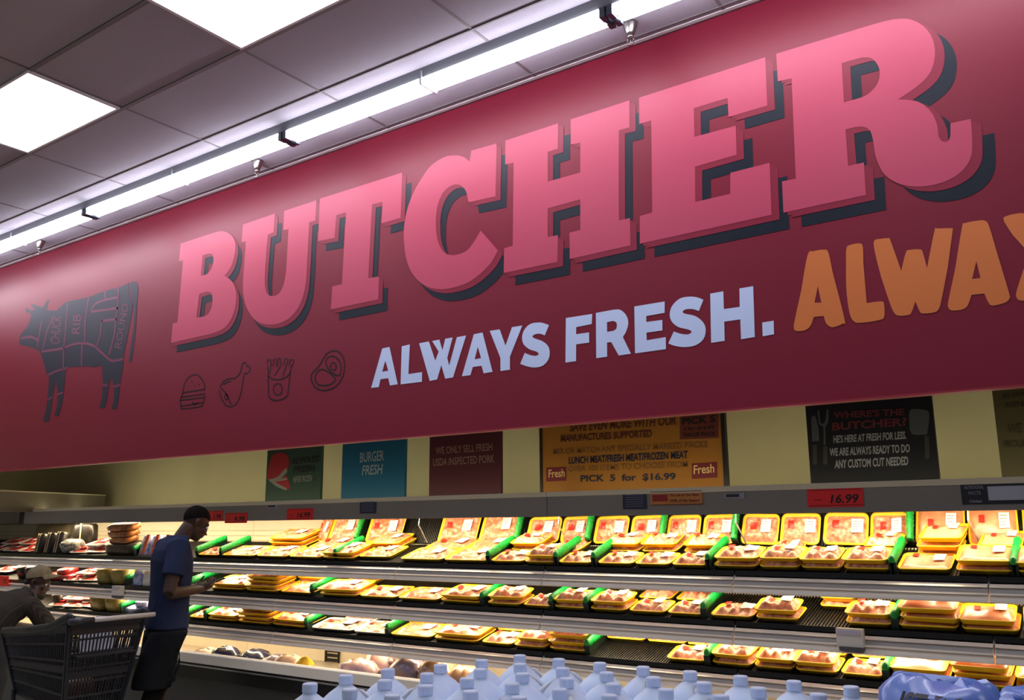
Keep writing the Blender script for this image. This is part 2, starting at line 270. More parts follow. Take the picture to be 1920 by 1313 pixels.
ICON = {"burger":[[[[-6.17,2.713],[-6.159,2.767,1],[-6.117,2.821,1],[-6.052,2.84,1],[-5.997,2.834,1],[-5.933,2.794,1],[-5.895,2.741,1],[-5.888,2.703]],0],[[[-6.179,2.707],[-5.885,2.707]],0],[[[-6.196,2.671],[-5.881,2.67]],0],[[[-6.196,2.671],[-6.207,2.647],[-5.878,2.643],[-5.881,2.67]],0],[[[-6.187,2.598],[-5.886,2.603]],0],[[[-6.17,2.713],[-6.194,2.636],[-6.177,2.572],[-5.942,2.573,1],[-5.892,2.593,1],[-5.884,2.642]],0],[[[-6.041,2.622],[-5.997,2.59],[-5.96,2.615]],0],[[[-6.103,2.753],[-6.092,2.744]],0],[[[-6.066,2.791],[-6.056,2.782]],0],[[[-6.028,2.75],[-6.018,2.742]],0],[[[-5.973,2.757],[-5.961,2.749]],0]],"drumstick":[[[[-5.697,2.697],[-5.663,2.743,1],[-5.602,2.761,1],[-5.515,2.76,1],[-5.457,2.797,1],[-5.449,2.84,1],[-5.427,2.868,1],[-5.396,2.862,1],[-5.388,2.838],[-5.351,2.83,1],[-5.343,2.801,1],[-5.371,2.784,1],[-5.408,2.784],[-5.421,2.726,1],[-5.437,2.633,1],[-5.485,2.558,1],[-5.556,2.541,1],[-5.621,2.566,1],[-5.678,2.631,1],[-5.702,2.682,1]],0],[[[-5.678,2.695],[-5.617,2.65,1],[-5.574,2.598,1],[-5.546,2.556]],0],[[[-5.655,2.722],[-5.612,2.737,1],[-5.563,2.74]],0],[[[-5.622,2.642,1],[-5.596,2.632,1],[-5.588,2.607,1],[-5.606,2.601,1],[-5.626,2.618,1]],1]],"fries":[[[[-5.138,2.814],[-5.131,2.728],[-5.114,2.58],[-5.072,2.554,1],[-5.015,2.543,1],[-4.948,2.55,1],[-4.905,2.569],[-4.892,2.703],[-4.881,2.778]],0],[[[-5.132,2.736],[-5.072,2.706,1],[-5.003,2.696,1],[-4.937,2.704,1],[-4.889,2.733]],0],[[[-5.063,2.629,1],[-5.052,2.658,1],[-5.018,2.667,1],[-4.983,2.652,1],[-4.968,2.62,1],[-4.979,2.591,1],[-5.012,2.582,1],[-5.047,2.597,1]],1],[[[-5.151,2.831],[-5.142,2.861],[-5.112,2.854],[-5.103,2.81],[-5.115,2.742]],0],[[[-5.079,2.8],[-5.078,2.854],[-5.055,2.855],[-5.039,2.795]],0],[[[-5.033,2.795],[-5.027,2.859],[-5.004,2.853],[-4.994,2.798],[-5.063,2.729]],0],[[[-4.966,2.795],[-4.953,2.851],[-4.918,2.835],[-4.942,2.777],[-4.971,2.711]],0],[[[-4.909,2.789],[-4.89,2.832],[-4.856,2.821],[-4.865,2.791],[-4.892,2.779]],0]],"steak":[[[[-4.662,2.657,1],[-4.655,2.708,1],[-4.594,2.746,1],[-4.545,2.8,1],[-4.505,2.835,1],[-4.434,2.842,1],[-4.371,2.812,1],[-4.339,2.754,1],[-4.335,2.689,1],[-4.358,2.634,1],[-4.411,2.589,1],[-4.471,2.573,1],[-4.543,2.572,1],[-4.617,2.601,1]],1],[[[-4.626,2.668,1],[-4.602,2.71,1],[-4.551,2.723,1],[-4.498,2.699,1],[-4.424,2.648,1],[-4.433,2.62,1],[-4.493,2.604,1],[-4.587,2.617,1]],1],[[[-4.523,2.775,1],[-4.493,2.805,1],[-4.442,2.802,1],[-4.389,2.767,1],[-4.367,2.714,1],[-4.374,2.668,1],[-4.415,2.668,1],[-4.488,2.713,1]],1],[[[-4.472,2.736,1],[-4.46,2.757,1],[-4.429,2.753,1],[-4.416,2.73,1],[-4.427,2.707,1],[-4.458,2.711,1]],1]]}
POST = {"green":[["ALWAYS",[[-5.825,2.159],[-5.485,2.164],[-5.811,2.215]],"k"],["FRESH",[[-5.788,2.086],[-5.527,2.09],[-5.779,2.141]],"k"],["NEVER FROZEN",[[-5.782,2.008],[-5.552,2.012],[-5.779,2.059]],"grey"]],"blue":[["BURGER",[[-5.002,2.139],[-4.742,2.144],[-5.005,2.219]],"pale"],["FRESH",[[-4.977,2.037],[-4.762,2.04],[-4.969,2.115]],"pale"]],"maroon":[["WE ONLY SELL FRESH",[[-4.215,2.164],[-3.69,2.164],[-4.22,2.218]],"tan"],["USDA INSPECTED PORK",[[-4.241,2.077],[-3.675,2.079],[-4.242,2.133]],"tan"]],"yellow":[["SAVE EVEN MORE WITH OUR",[[-3.046,2.255],[-2.268,2.246],[-3.039,2.313]],"brown"],["MANUFACTURES SUPPORTED",[[-3.118,2.191],[-2.438,2.181],[-3.117,2.237]],"brown"],["MIX OR MATCH ANY SPECIALLY MARKED PACKS",[[-3.18,2.109],[-2.07,2.095],[-3.18,2.148]],"faint"],["LUNCH MEAT/FRESH MEAT/FROZEN MEAT",[[-3.058,2.039],[-2.202,2.035],[-3.057,2.086]],"navy"],["OVER 100 ITEMS TO CHOOSE FROM",[[-3.061,1.988],[-2.205,1.981],[-3.06,2.027]],"faint"],["PICK  5  for  $16.99",[[-2.969,1.912],[-2.289,1.902],[-2.968,1.962]],"navy"],["PICK 5",[[-2.23,2.242],[-2.014,2.244],[-2.228,2.287]],"k"],["5 for $16.99",[[-2.222,2.204],[-2.023,2.203],[-2.221,2.228]],"k"],["VALUE PACK",[[-2.229,2.168],[-2.013,2.163],[-2.228,2.194]],"k"],["Fresh",[[-3.219,1.954],[-3.092,1.956],[-3.218,2.008]],"cream"],["Fresh",[[-2.169,1.937],[-2.037,1.942],[-2.166,1.991]],"cream"]],"black":[["WHERE'S THE",[[-1.317,2.215],[-0.947,2.204],[-1.314,2.254]],"dred"],["BUTCHER?",[[-1.329,2.147],[-0.939,2.148],[-1.326,2.192]],"dred"],["HE'S HERE AT FRESH FOR LESS.",[[-1.328,2.077],[-0.949,2.077],[-1.324,2.12]],"silver"],["WE ARE ALWAYS READY TO DO",[[-1.354,2.005],[-0.937,2.005],[-1.351,2.05]],"silver"],["ANY CUSTOM CUT NEEDED",[[-1.332,1.936],[-0.951,1.938],[-1.328,1.983]],"silver"]],"olive":[["WE",[[-0.475,2.074],[-0.413,2.074],[-0.47,2.122]],"dk"],["PROUDLY",[[-0.502,2.005],[-0.355,2.003],[-0.498,2.04]],"dk"],["ALWAYS",[[-0.48,2.249],[-0.339,2.253],[-0.476,2.279]],"dk"],["AND MORE",[[-0.473,2.203],[-0.322,2.203],[-0.47,2.231]],"dk"]]}
PR = {"redbox":[[-2.244,2.303],[-1.989,2.299],[-1.998,2.148],[-2.251,2.154]],"logo1":[[-3.239,2.024],[-3.078,2.023],[-3.079,1.93],[-3.24,1.929]],"logo2":[[-2.178,2.003],[-2.014,2.005],[-2.019,1.912],[-2.183,1.91]],"steak":[[-6.118,2.05],[-6.111,2.13,1],[-6.072,2.241,1],[-5.971,2.271,1],[-5.867,2.237,1],[-5.847,2.156,1],[-5.885,2.096,1],[-5.982,2.039],[-5.865,2.071],[-5.816,1.972],[-5.856,1.947,1],[-5.979,1.996,1]],"steakfat":[[-6.104,2.043],[-5.984,2.063,1],[-5.887,2.133,1],[-5.866,2.096,1],[-5.954,2.038],[-5.882,2.054],[-5.853,2.034],[-6.018,2.022],[-5.857,1.962],[-5.865,1.944],[-5.997,1.984,1]],"knife":[[-1.44,2.228],[-1.418,2.237,1],[-1.405,2.167,1],[-1.405,2.095],[-1.445,2.093]],"knifeh":[[-1.442,2.075],[-1.419,2.074],[-1.428,1.963],[-1.45,1.964]],"fork":[[-1.392,2.268],[-1.39,2.202,1],[-1.379,2.19,1],[-1.364,2.204,1],[-1.35,2.268],[-1.34,2.267],[-1.348,2.199,1],[-1.366,2.168],[-1.372,2.071],[-1.383,2.072],[-1.377,2.169,1],[-1.398,2.188,1],[-1.402,2.261]],"forkh":[[-1.385,2.065],[-1.362,2.063],[-1.37,1.961],[-1.393,1.962]],"cleaver":[[-0.916,2.229,1],[-0.871,2.231,1],[-0.826,2.208,1],[-0.842,2.108],[-0.846,2.094],[-0.918,2.103,1],[-0.926,2.168,1]],"cleaverh":[[-0.858,2.088],[-0.836,2.087],[-0.846,1.967],[-0.867,1.968]],"x_green":[-6.133,-5.45],"x_blue":[-5.207,-4.526],"x_mar":[-4.281,-3.62],"x_yel":[-3.269,-1.979],"x_blk":[-1.469,-0.806],"x_ol":[-0.521,-0.244]}
TAG = {"red":[[-1.399,1.719,-1.117,1.814],[-6.48,1.694,-6.271,1.778],[-6.234,1.674,-5.951,1.757],[-5.466,1.693,-5.173,1.779]],"navy":[[-4.668,1.732,-4.506,1.832],[-2.489,1.727,-2.334,1.827]],"orange":[-2.306,1.747,-1.985,1.825],"clip":[[-1.855,1.775,-1.739,1.807],[-5.706,1.788,-5.577,1.818]],"nutr":[-0.667,1.72,-0.269,1.823],"nwhite":[-0.553,1.741,-0.289,1.804]}
TR = {"f1":[[-6.575,-6.264,1.0,0.0,"s"],[-6.257,-5.816,1.0,0.0,"l"],[-5.816,-5.428,1.0,0.0,"l"],[-5.428,-5.047,1.0,0.0,"l"],[-5.052,-4.694,2.0,0.0,"l"],[-4.694,-4.377,1.0,0.03,"l"],[-4.27,-3.868,1.0,0.0,"l"],[-3.864,-3.486,1.0,0.0,"l"],[-3.469,-3.204,1.0,0.0,"t"],[-3.204,-2.968,2.0,0.0,"t"],[-2.953,-2.706,1.0,0.0,"t"],[-2.677,-2.431,1.0,0.0,"t"],[-2.427,-2.197,1.0,0.0,"t"],[-2.19,-1.972,1.0,0.0,"t"],[-1.941,-1.687,2.0,0.0,"t"],[-1.682,-1.462,2.0,0.0,"t"],[-1.457,-1.249,2.0,0.0,"t"],[-1.244,-1.015,2.0,0.0,"t"],[-0.99,-0.743,1.0,0.0,"b"],[-0.727,-0.483,2.0,0.0,"b"],[-0.472,-0.261,2.0,0.0,"b"]],"f1r":[[-5.909,-5.482,3.0,0.0,"l"],[-5.426,-5.037,1.0,0.0,"l"],[-4.753,-4.457,2.0,0.0,"l"],[-4.225,-3.845,1.0,0.0,"l"],[-3.845,-3.517,1.0,0.0,"l"],[-3.451,-3.196,2.0,0.0,"t"],[-3.134,-2.913,1.0,0.0,"t"],[-2.74,-2.492,2.0,0.0,"t"],[-2.482,-2.247,2.0,0.0,"t"],[-2.203,-1.989,2.0,0.0,"t"],[-1.693,-1.517,1.0,0.0,"t"],[-1.184,-1.002,2.0,0.0,"t"],[-0.926,-0.72,3.0,0.0,"b"],[-0.661,-0.468,2.0,0.0,"b"]],"b1":[[-5.523,-5.398,1.0,0.0,"l"],[-5.385,-5.036,1.0,0.0,"l"],[-4.966,-4.585,1.0,0.0,"l"],[-4.228,-3.862,1.0,0.0,"l"],[-3.848,-3.51,1.0,0.0,"l"],[-3.443,-3.172,1.0,0.0,"t"],[-3.163,-2.934,1.0,0.0,"t"],[-2.91,-2.66,1.0,0.0,"t"],[-2.645,-2.412,1.0,0.0,"t"],[-2.394,-2.17,1.0,0.0,"t"],[-2.156,-1.949,1.0,0.0,"t"],[-1.916,-1.691,1.0,0.0,"t"],[-1.682,-1.454,1.0,0.0,"t"],[-1.44,-1.196,1.0,0.0,"t"],[-1.188,-0.992,1.0,0.0,"t"],[-0.961,-0.721,1.0,0.0,"b"],[-0.709,-0.477,1.0,0.0,"b"],[-0.465,-0.264,1.0,0.0,"b"]],"f2":[[-6.331,-5.901,2.0,0.0,"l"],[-5.881,-5.485,4.0,0.0,"l"],[-5.473,-5.097,1.0,0.0,"l"],[-5.034,-4.625,2.0,0.0,"l"],[-4.615,-4.26,1.0,0.0,"l"],[-4.245,-3.881,1.0,0.0,"l"],[-3.871,-3.518,2.0,0.0,"l"],[-3.48,-3.209,2.0,0.0,"t"],[-3.201,-2.979,1.0,0.0,"t"],[-2.968,-2.738,2.0,0.0,"t"],[-2.716,-2.468,2.0,0.0,"t"],[-2.457,-2.225,1.0,0.0,"t"],[-2.216,-1.999,1.0,0.0,"t"],[-1.962,-1.717,1.0,0.0,"t"],[-1.708,-1.477,2.0,0.0,"t"],[-1.244,-1.023,2.0,0.0,"t"],[-0.999,-0.733,3.0,0.0,"b"],[-0.722,-0.483,2.0,0.0,"b"],[-0.473,-0.27,2.0,0.0,"b"]],"f2r":[[-5.527,-5.192,3.0,0.0,"l"],[-5.046,-4.736,1.0,0.0,"l"],[-2.501,-2.285,1.0,0.0,"t"],[-2.258,-2.059,1.0,0.0,"t"],[-1.427,-1.249,2.0,0.0,"t"]],"f3":[[-6.592,-6.368,1.0,0.0,"s"],[-6.34,-5.964,2.0,0.0,"l"],[-5.957,-5.559,4.0,0.0,"l"],[-5.553,-5.151,2.0,0.0,"l"],[-5.104,-4.673,1.0,0.0,"d"],[-4.662,-4.332,1.0,0.0,"d"],[-4.312,-3.937,1.0,0.0,"l"],[-3.923,-3.544,2.0,0.0,"l"],[-3.526,-3.276,1.0,0.0,"t"],[-3.268,-3.026,2.0,0.0,"t"],[-3.011,-2.734,3.0,0.0,"t"],[-2.23,-1.991,1.0,0.0,"t"],[-1.967,-1.736,2.0,0.0,"t"],[-1.73,-1.52,2.0,0.0,"t"],[-1.515,-1.298,2.0,0.0,"t"],[-1.29,-1.085,1.0,0.0,"t"],[-1.053,-0.794,2.0,0.0,"b"],[-0.785,-0.536,3.0,0.0,"b"],[-0.525,-0.298,2.0,0.0,"b"]],"f3r":[[-5.51,-5.178,2.0,0.0,"l"],[-4.976,-4.645,1.0,0.0,"d"],[-4.332,-4.012,1.0,0.0,"l"],[-3.965,-3.643,1.0,0.0,"l"],[-3.555,-3.319,1.0,0.0,"t"],[-3.29,-3.074,1.0,0.0,"t"],[-2.976,-2.773,1.0,0.0,"t"],[-2.729,-2.469,1.0,0.0,"t"],[-2.455,-2.203,1.0,0.0,"t"],[-2.197,-2.025,1.0,0.0,"t"],[-1.931,-1.733,1.0,0.0,"t"],[-1.704,-1.502,1.0,0.0,"t"],[-1.48,-1.31,1.0,0.0,"t"],[-1.284,-1.107,2.0,0.0,"t"],[-1.026,-0.808,2.0,0.0,"b"],[-0.784,-0.579,2.0,0.0,"b"]]}
DIV = {"d1":[-6.575,-6.251,-4.899,-3.483,-2.962,-2.693,-1.965,-1.005,-0.48],"db":[-5.021,-3.49,-2.928,-2.402,-1.938,-0.977],"d2":[-6.62,-6.591,-5.108,-3.513,-2.984,-2.737,-1.994,-1.011],"d3":[-6.628,-6.368,-5.156,-4.336,-2.736,-1.986,-1.072]}

# ================================================================== SETTING
def plane_box(name, x0, x1, y0, y1, z0, z1, m):
    bm = bmesh.new(); box(bm, x0, x1, y0, y1, z0, z1)
    return structure(bm_obj(name, bm, m))
floor_m = mat('floor_tile', (150, 148, 142), rough=0.25, noise=0.06, scale=3)
plane_box('floor', -13, 3.5, -5, 6.0, -0.1, 0, floor_m)
plane_box('wall_back', -13, 3.5, 5.80, 5.95, 0, CEIL, mat('cream_wall_paint', (196, 190, 146), rough=0.7, noise=0.04, scale=2))
plane_box('wall_left', -13.2, -13, -5, 5.95, 0, CEIL, mat('cream_wall_paint', (196, 190, 146)))
tile_m = mat('ceiling_tile', (158, 153, 164), rough=0.9, noise=0.05, scale=160, bump=0.12)
tee_m = mat('ceiling_tee', (112, 104, 108), rough=0.6)  # grey darkened to carry the shadow gaps between the tiles
# tiles with recessed light openings: panels lie a hair below the tile plane
ceiling = plane_box('ceiling', -13, 3.5, -5, 5.95, CEIL, CEIL + 0.1, tile_m)
bm = bmesh.new()
GX0, GX, GY0, GY = -5.145, 1.2192, 2.883, 0.603
for i in range(-6, 8):
    x = GX0 + GX * i
    if -13 < x < 3.5: box(bm, x - 0.008, x + 0.008, -5, 4.15, CEIL - 0.004, CEIL + 0.004)
for j in range(-12, 3):
    y = GY0 + GY * j
    if -5 < y < 4.1:
        w = 0.014 if j < 1 else 0.006
        box(bm, -13, 3.5, y - w, y + w, CEIL - 0.007, CEIL + 0.003)
grid = bm_obj('ceiling_grid', bm, tee_m, ceiling)
# perimeter angle where the ceiling meets the big sign
bm = bmesh.new(); box(bm, -12.9, 3.4, 4.125, 4.15, CEIL - 0.006, CEIL - 0.001)
tr = structure(bm_obj('trim_1', bm, mat('white_trim', (205, 200, 204), rough=0.4)))

# ---- ceiling light panels: one lattice over the whole shop
panel_m = emission('light_diffuser', (0.98, 0.97, 1.06), PANEL_POWER)
frame_m = mat('light_frame', (215, 212, 215), rough=0.4)
def light_panel(cx, cy, label):
    t = empty('ceiling_light', (cx, cy, CEIL))
    bm = bmesh.new(); box(bm, -0.577, 0.577, -0.285, 0.285, -0.012, -0.003); bm_obj('diffuser', bm, panel_m, t)
    bm = bmesh.new()
    for x0, x1, y0, y1 in ((-0.6, 0.6, -0.3, -0.285), (-0.6, 0.6, 0.285, 0.3), (-0.6, -0.577, -0.285, 0.285), (0.577, 0.6, -0.285, 0.285)): box(bm, x0, x1, y0, y1, -0.014, -0.002)
    bm_obj('frame', bm, frame_m, t)
    return tag(t, label, 'ceiling light', 'recessed ceiling light panels')
for j in range(3):
    for i in range(-3, 3):
        cx, cy = -3.316 + 2.4384 * i, 2.565 - 2.412 * j
        if j == 0 and i == 0: lb = 'white lit ceiling panel at the top of the photo, above the word BUTCHER'
        elif j == 0 and i == -1: lb = 'white lit ceiling panel cut by the left edge of the photo'
        else: lb = 'white lit ceiling panel outside the photo, over the shop floor'
        light_panel(cx, cy, lb)

# ---- fluorescent strips in a row in front of the sign
tube_m = emission('fluorescent_lens', (0.98, 0.96, 1.07), STRIP_POWER)
hous_m = mat('strip_housing', (118, 120, 126), rough=0.45)
brk_m = mat('strip_bracket', (70, 78, 92), rough=0.4, metal=0.3)
def strip_light(x0, x1, label):
    t = empty('strip_light', ((x0 + x1) / 2, 3.70, CEIL))
    L = (x1 - x0) / 2
    bm = bmesh.new(); box(bm, -L, L, -0.06, 0.06, -0.066, 0.0); bm_obj('housing', bm, hous_m, t, bevel=0.004)
    for a, b in ((-L + 0.045, -0.015), (0.015, L - 0.045)):
        bm = bmesh.new()
        prof = [(-0.040, -0.0665), (-0.066, -0.074), (-0.072, -0.086), (-0.060, -0.102), (-0.025, -0.110), (0.025, -0.110), (0.062, -0.106), (0.068, -0.098), (0.066, -0.074), (0.040, -0.0665)]
        rs = [[bm.verts.new((x, y, z)) for y, z in prof] for x in (a, b)]
        bridge(bm, rs); bm_obj('lamp_tube', bm, tube_m, t)
    bm = bmesh.new(); bar(bm, (0, -0.074, -0.03), (0, -0.074, -0.116), 0.012); bar(bm, (0, -0.074, -0.116), (0, 0.074, -0.116), 0.010); bar(bm, (0, 0.074, -0.116), (0, 0.074, -0.06), 0.012)
    bm_obj('centre_clip', bm, mat('clip_metal', (160, 162, 168), rough=0.3, metal=0.7), t)
    for sx in (-1, 1):
        bm = bmesh.new()
        box(bm, sx * (L - 0.022) - 0.016, sx * (L - 0.022) + 0.016, -0.066, -0.012, -0.125, -0.066)
        box(bm, sx * (L - 0.022) - 0.016, sx * (L - 0.022) + 0.016, 0.012, 0.066, -0.125, -0.066)
        tube(bm, [(sx * (L - 0.022) - 0.012, -0.03, -0.11), (sx * (L - 0.022) + 0.012, 0.03, -0.118)], 0.014, 10)
        bm_obj('lamp_holder', bm, brk_m, t)
    return tag(t, label, 'strip light', 'fluorescent strips above the sign')
SX = [-11.93, -9.44, -6.96, -4.46, -1.943, 0.56]
SL = ['fluorescent strip continuing past the left edge of the photo', 'fluorescent strip over the cow emblem at the far end of the sign', 'fluorescent strip above the letters BU of the sign', 'fluorescent strip above the letters TCH of the sign', 'nearest fluorescent strip, above the letters ER, running out of the photo at top']
for a, b, lb in zip(SX, SX[1:], SL): strip_light(a, b, lb)

# ---- sprinkler heads
chrome = mat('chrome', (150, 146, 142), rough=0.28, metal=0.95)
def sprinkler(x, label):
    t = empty('fire_sprinkler', (x, 3.95, CEIL))
    bm = bmesh.new(); lathe(bm, [(0.042, -0.001), (0.040, -0.012), (0.030, -0.045), (0.024, -0.06), (0.018, -0.075)], n=20); bm_obj('escutcheon', bm, chrome, t, True)
    bm = bmesh.new(); lathe(bm, [(0.016, -0.074), (0.018, -0.085), (0.013, -0.092)], n=14)
    for s in (-1, 1): tube(bm, [(s * 0.012, 0, -0.09), (s * 0.021, 0, -0.105), (s * 0.018, 0, -0.122), (s * 0.004, 0, -0.134)], 0.003, 8)
    tube(bm, [(0, 0, -0.09), (0, 0, -0.128)], 0.003, 8)
    bm_obj('sprinkler_frame', bm, chrome, t, True)
    bm = bmesh.new(); lathe(bm, [(0.004, -0.133), (0.016, -0.136), (0.016, -0.139), (0.003, -0.140)], n=16); bm_obj('deflector', bm, chrome, t)
    return tag(t, label, 'sprinkler', 'chrome ceiling sprinklers')
sprinkler(-1.96, 'chrome ceiling sprinkler above the letter E of BUTCHER')
sprinkler(-5.11, 'chrome ceiling sprinkler between the letters U and T of BUTCHER')
sprinkler(-8.31, 'chrome ceiling sprinkler farthest away, near the cow emblem')

# ================================================================== THE BUTCHER SIGN
SY = 4.17
sign = empty('butcher_sign', (0, 0, 0))
tag(sign, 'long crimson BUTCHER sign with pink slab letters, hung over the meat cases', 'sign')
bm = bmesh.new(); box(bm, -12.6, 2.2, SY, SY + 0.05, CAM_Z + 0.578, CEIL - 0.002)
crimson = mat('crimson_vinyl', (120, 24, 46), rough=0.42, spec=0.28)
bm_obj('sign_panel', bm, crimson, sign, bevel=0.003)
bm = bmesh.new(); box(bm, -12.6, 2.2, SY - 0.006, SY + 0.056, CAM_Z + 0.570, CAM_Z + 0.579)
bm_obj('bottom_edge', bm, mat('crimson_edge', (140, 34, 52), rough=0.4), sign)
V = dict(rough=0.42, spec=0.28)
pink = mat('pink_vinyl', (180, 68, 94), **V); rose = mat('rose_vinyl', (130, 30, 54), **V); navy = mat('navy_vinyl', (14, 24, 38), **V)
white_v = mat('white_vinyl', (196, 212, 246), rough=0.4, spec=0.4); orange_v = mat('orange_vinyl', (208, 116, 58), rough=0.4, spec=0.4)
bm = bmesh.new()
for l in HEAD: fill(bm, l, SY - 0.0040)
face_o = art('headline_lettering', bm, pink, sign)
bm = bmesh.new()
for l in HEAD:
    fill(bm, l, SY - 0.0030, 0.038, -0.032); fill(bm, l, SY - 0.0026, 0.019, -0.016)
art('letter_edge', bm, rose, sign)
bm = bmesh.new()
for l in HEAD: fill(bm, l, SY - 0.0014, 0.083, -0.091)
art('letter_shadow', bm, navy, sign)
bm = bmesh.new()
for l in WHITE: fill(bm, l, SY - 0.002)
art('white_lettering', bm, white_v, sign)
bm = bmesh.new()
for l in ORANGE: fill(bm, l, SY - 0.002)
art('orange_lettering', bm, orange_v, sign)
bm = bmesh.new()
fill(bm, COW[0], SY - 0.0014); fill(bm, COW[1], SY - 0.0014)
cow = art('cow_emblem', bm, mat('cow_print', (40, 40, 54), **V), sign)
bm = bmesh.new()
for l in COWL: stroke(bm, l, SY - 0.0022, 0.022)
for s, q in COWT: text_into(bm, s, q, SY - 0.0022, 0.0)
art('cut_lines', bm, mat('cut_line_print', (112, 52, 76), **V), cow)
line_m = mat('icon_line_print', (40, 14, 26), **V)
for nm, strokes in ICON.items():
    bm = bmesh.new()
    for p, cl in strokes: stroke(bm, p, SY - 0.0014, 0.011, bool(cl))
    art(nm + '_icon', bm, line_m, sign)

# ================================================================== POSTERS on top of the cases
INK = {'k': (14, 14, 18), 'grey': (120, 128, 120), 'pale': (132, 150, 156), 'tan': (130, 98, 86), 'brown': (84, 36, 14), 'faint': (118, 78, 30), 'navy': (14, 22, 52), 'cream': (225, 190, 120), 'dred': (84, 26, 30), 'silver': (128, 130, 134), 'dk': (48, 42, 22)}
PY = 5.02
def poster(name, key, x0, x1, top, rgb, label, th=0.025):
    z0 = CAM_Z + 0.192
    t = empty(name, ((x0 + x1) / 2, PY, z0))
    off = Matrix.Translation((-(x0 + x1) / 2, -PY, -z0))
    bm = bmesh.new(); box(bm, x0, x1, PY, PY + th, z0, CAM_Z + top); bm.transform(off)
    bm_obj('board', bm, mat('poster_' + key, rgb, rough=0.6, spec=0.3), t)
    inks = {}
    for s, q, c in POST[key]: inks.setdefault(c, []).append((s, q))
    for c, ls in inks.items():
        for s, q in ls:
            bm = bmesh.new(); text_into(bm, s, q, PY - 0.003, 0.03 if c in ('k', 'navy', 'silver', 'dred', 'brown') else 0.012)
            bm.transform(off); art('lettering', bm, mat('ink_' + c, INK[c], rough=0.6), t)
    def shape(nm, pts, rgb2, y=-0.0015):
        bm = bmesh.new(); fill(bm, [pts], PY + y); bm.transform(off); return art(nm, bm, mat('print_%d_%d_%d' % rgb2, rgb2, rough=0.6), t)
    return tag(t, label, 'poster', 'posters standing on the meat cases'), shape
x = PR['x_green']; t, sh = poster('meat_poster', 'green', *x, 0.80, (42, 66, 54), 'green poster with a red steak reading ALWAYS FRESH')
sh('steak_picture', PR['steak'], (140, 22, 32)); sh('steak_fat', PR['steakfat'], (122, 122, 112), -0.0022)
x = PR['x_blue']; poster('meat_poster', 'blue', *x, 0.80, (14, 82, 112), 'teal blue poster reading BURGER FRESH')
x = PR['x_mar']; poster('meat_poster', 'maroon', *x, 0.80, (70, 26, 36), 'maroon poster about fresh inspected pork')
x = PR['x_blk']; t, sh = poster('meat_poster', 'black', *x, 0.82, (12, 14, 20), "black poster reading WHERE'S THE BUTCHER, with knife, fork and cleaver")
for k in ('knife', 'fork', 'cleaver'): sh(k + '_picture', PR[k], (62, 66, 68))
for k in ('knifeh', 'forkh', 'cleaverh'): sh(k[:-1] + '_grip', PR[k], (40, 38, 36))
x = PR['x_ol']; poster('meat_poster', 'olive', x[0], 0.12, 0.82, (76, 70, 42), 'olive poster cut off by the right edge of the photo')
x = PR['x_yel']; t, sh = poster('meat_poster', 'yellow', *x, 0.84, (158, 106, 36), 'wide yellow poster offering PICK 5 for $16.99, in a dark frame')
sh('red_box', PR['redbox'], (104, 44, 24)); sh('store_logo', PR['logo1'], (110, 22, 32)); sh('store_logo', PR['logo2'], (110, 22, 32))
bm = bmesh.new()
zc = CAM_Z + 0.192; w = x[1] - x[0]
for a in ((-w / 2 - 0.02, -w / 2, 0, 0.62), (w / 2, w / 2 + 0.024, 0, 0.62), (-w / 2 - 0.02, w / 2 + 0.024, 0.0, 0.014)): box(bm, a[0], a[1], -0.006, 0.03, a[2], a[3])
bm_obj('poster_frame', bm, mat('black_frame', (24, 20, 18), rough=0.5), t)

# ================================================================== MEAT CASES
ZL = {1: CAM_Z - 0.2665, 2: CAM_Z - 0.5277, 3: CAM_Z - 0.7715}     # top of each price rail
YL = {1: 4.65, 2: 4.62, 3: 4.62}
TILT = {1: 18.0, 2: 15.0, 3: 15.0}
BAR = 0.036                                                          # black front bar above the rail
enamel = mat('white_enamel', (226, 218, 204), rough=0.35, noise=0.03, scale=4)
rail_m = mat('price_rail_plastic', (248, 240, 228), rough=0.25, spec=0.6)
groove_m = mat('rail_groove', (166, 160, 156), rough=0.4)
canopy_m = mat('grey_canopy_paint', (132, 128, 122), rough=0.5, noise=0.03, scale=3)
edge_m = mat('cream_edge', (214, 206, 178), rough=0.5)
mat_black = mat('black_shelf_mat', (16, 15, 15), rough=0.45)
kick_m = mat('dark_kick_plate', (66, 66, 66), rough=0.4, noise=0.08, scale=3)
bumper_m = mat('black_bumper', (10, 10, 12), rough=0.35)
steel = mat('steel_trim', (196, 196, 196), rough=0.22, metal=0.8)
back_m = mat('case_back_panel', (232, 222, 200), rough=0.5, noise=0.03, scale=5)
hole_m = mat('slot_black', (22, 18, 14), rough=0.8)
lamp_warm = emission('case_lamp', (1.0, 0.82, 0.52), 6.0)
def area_lamp(name, parent, loc, rot, sx, sy, power, color):
    l = bpy.data.lights.new(name, 'AREA'); l.shape = 'RECTANGLE'; l.size = sx; l.size_y = sy; l.energy = power; l.color = color
    o = bpy.data.objects.new(name, l); COL.objects.link(o); o.parent = parent; o.location = loc; o.rotation_euler = rot
    return o
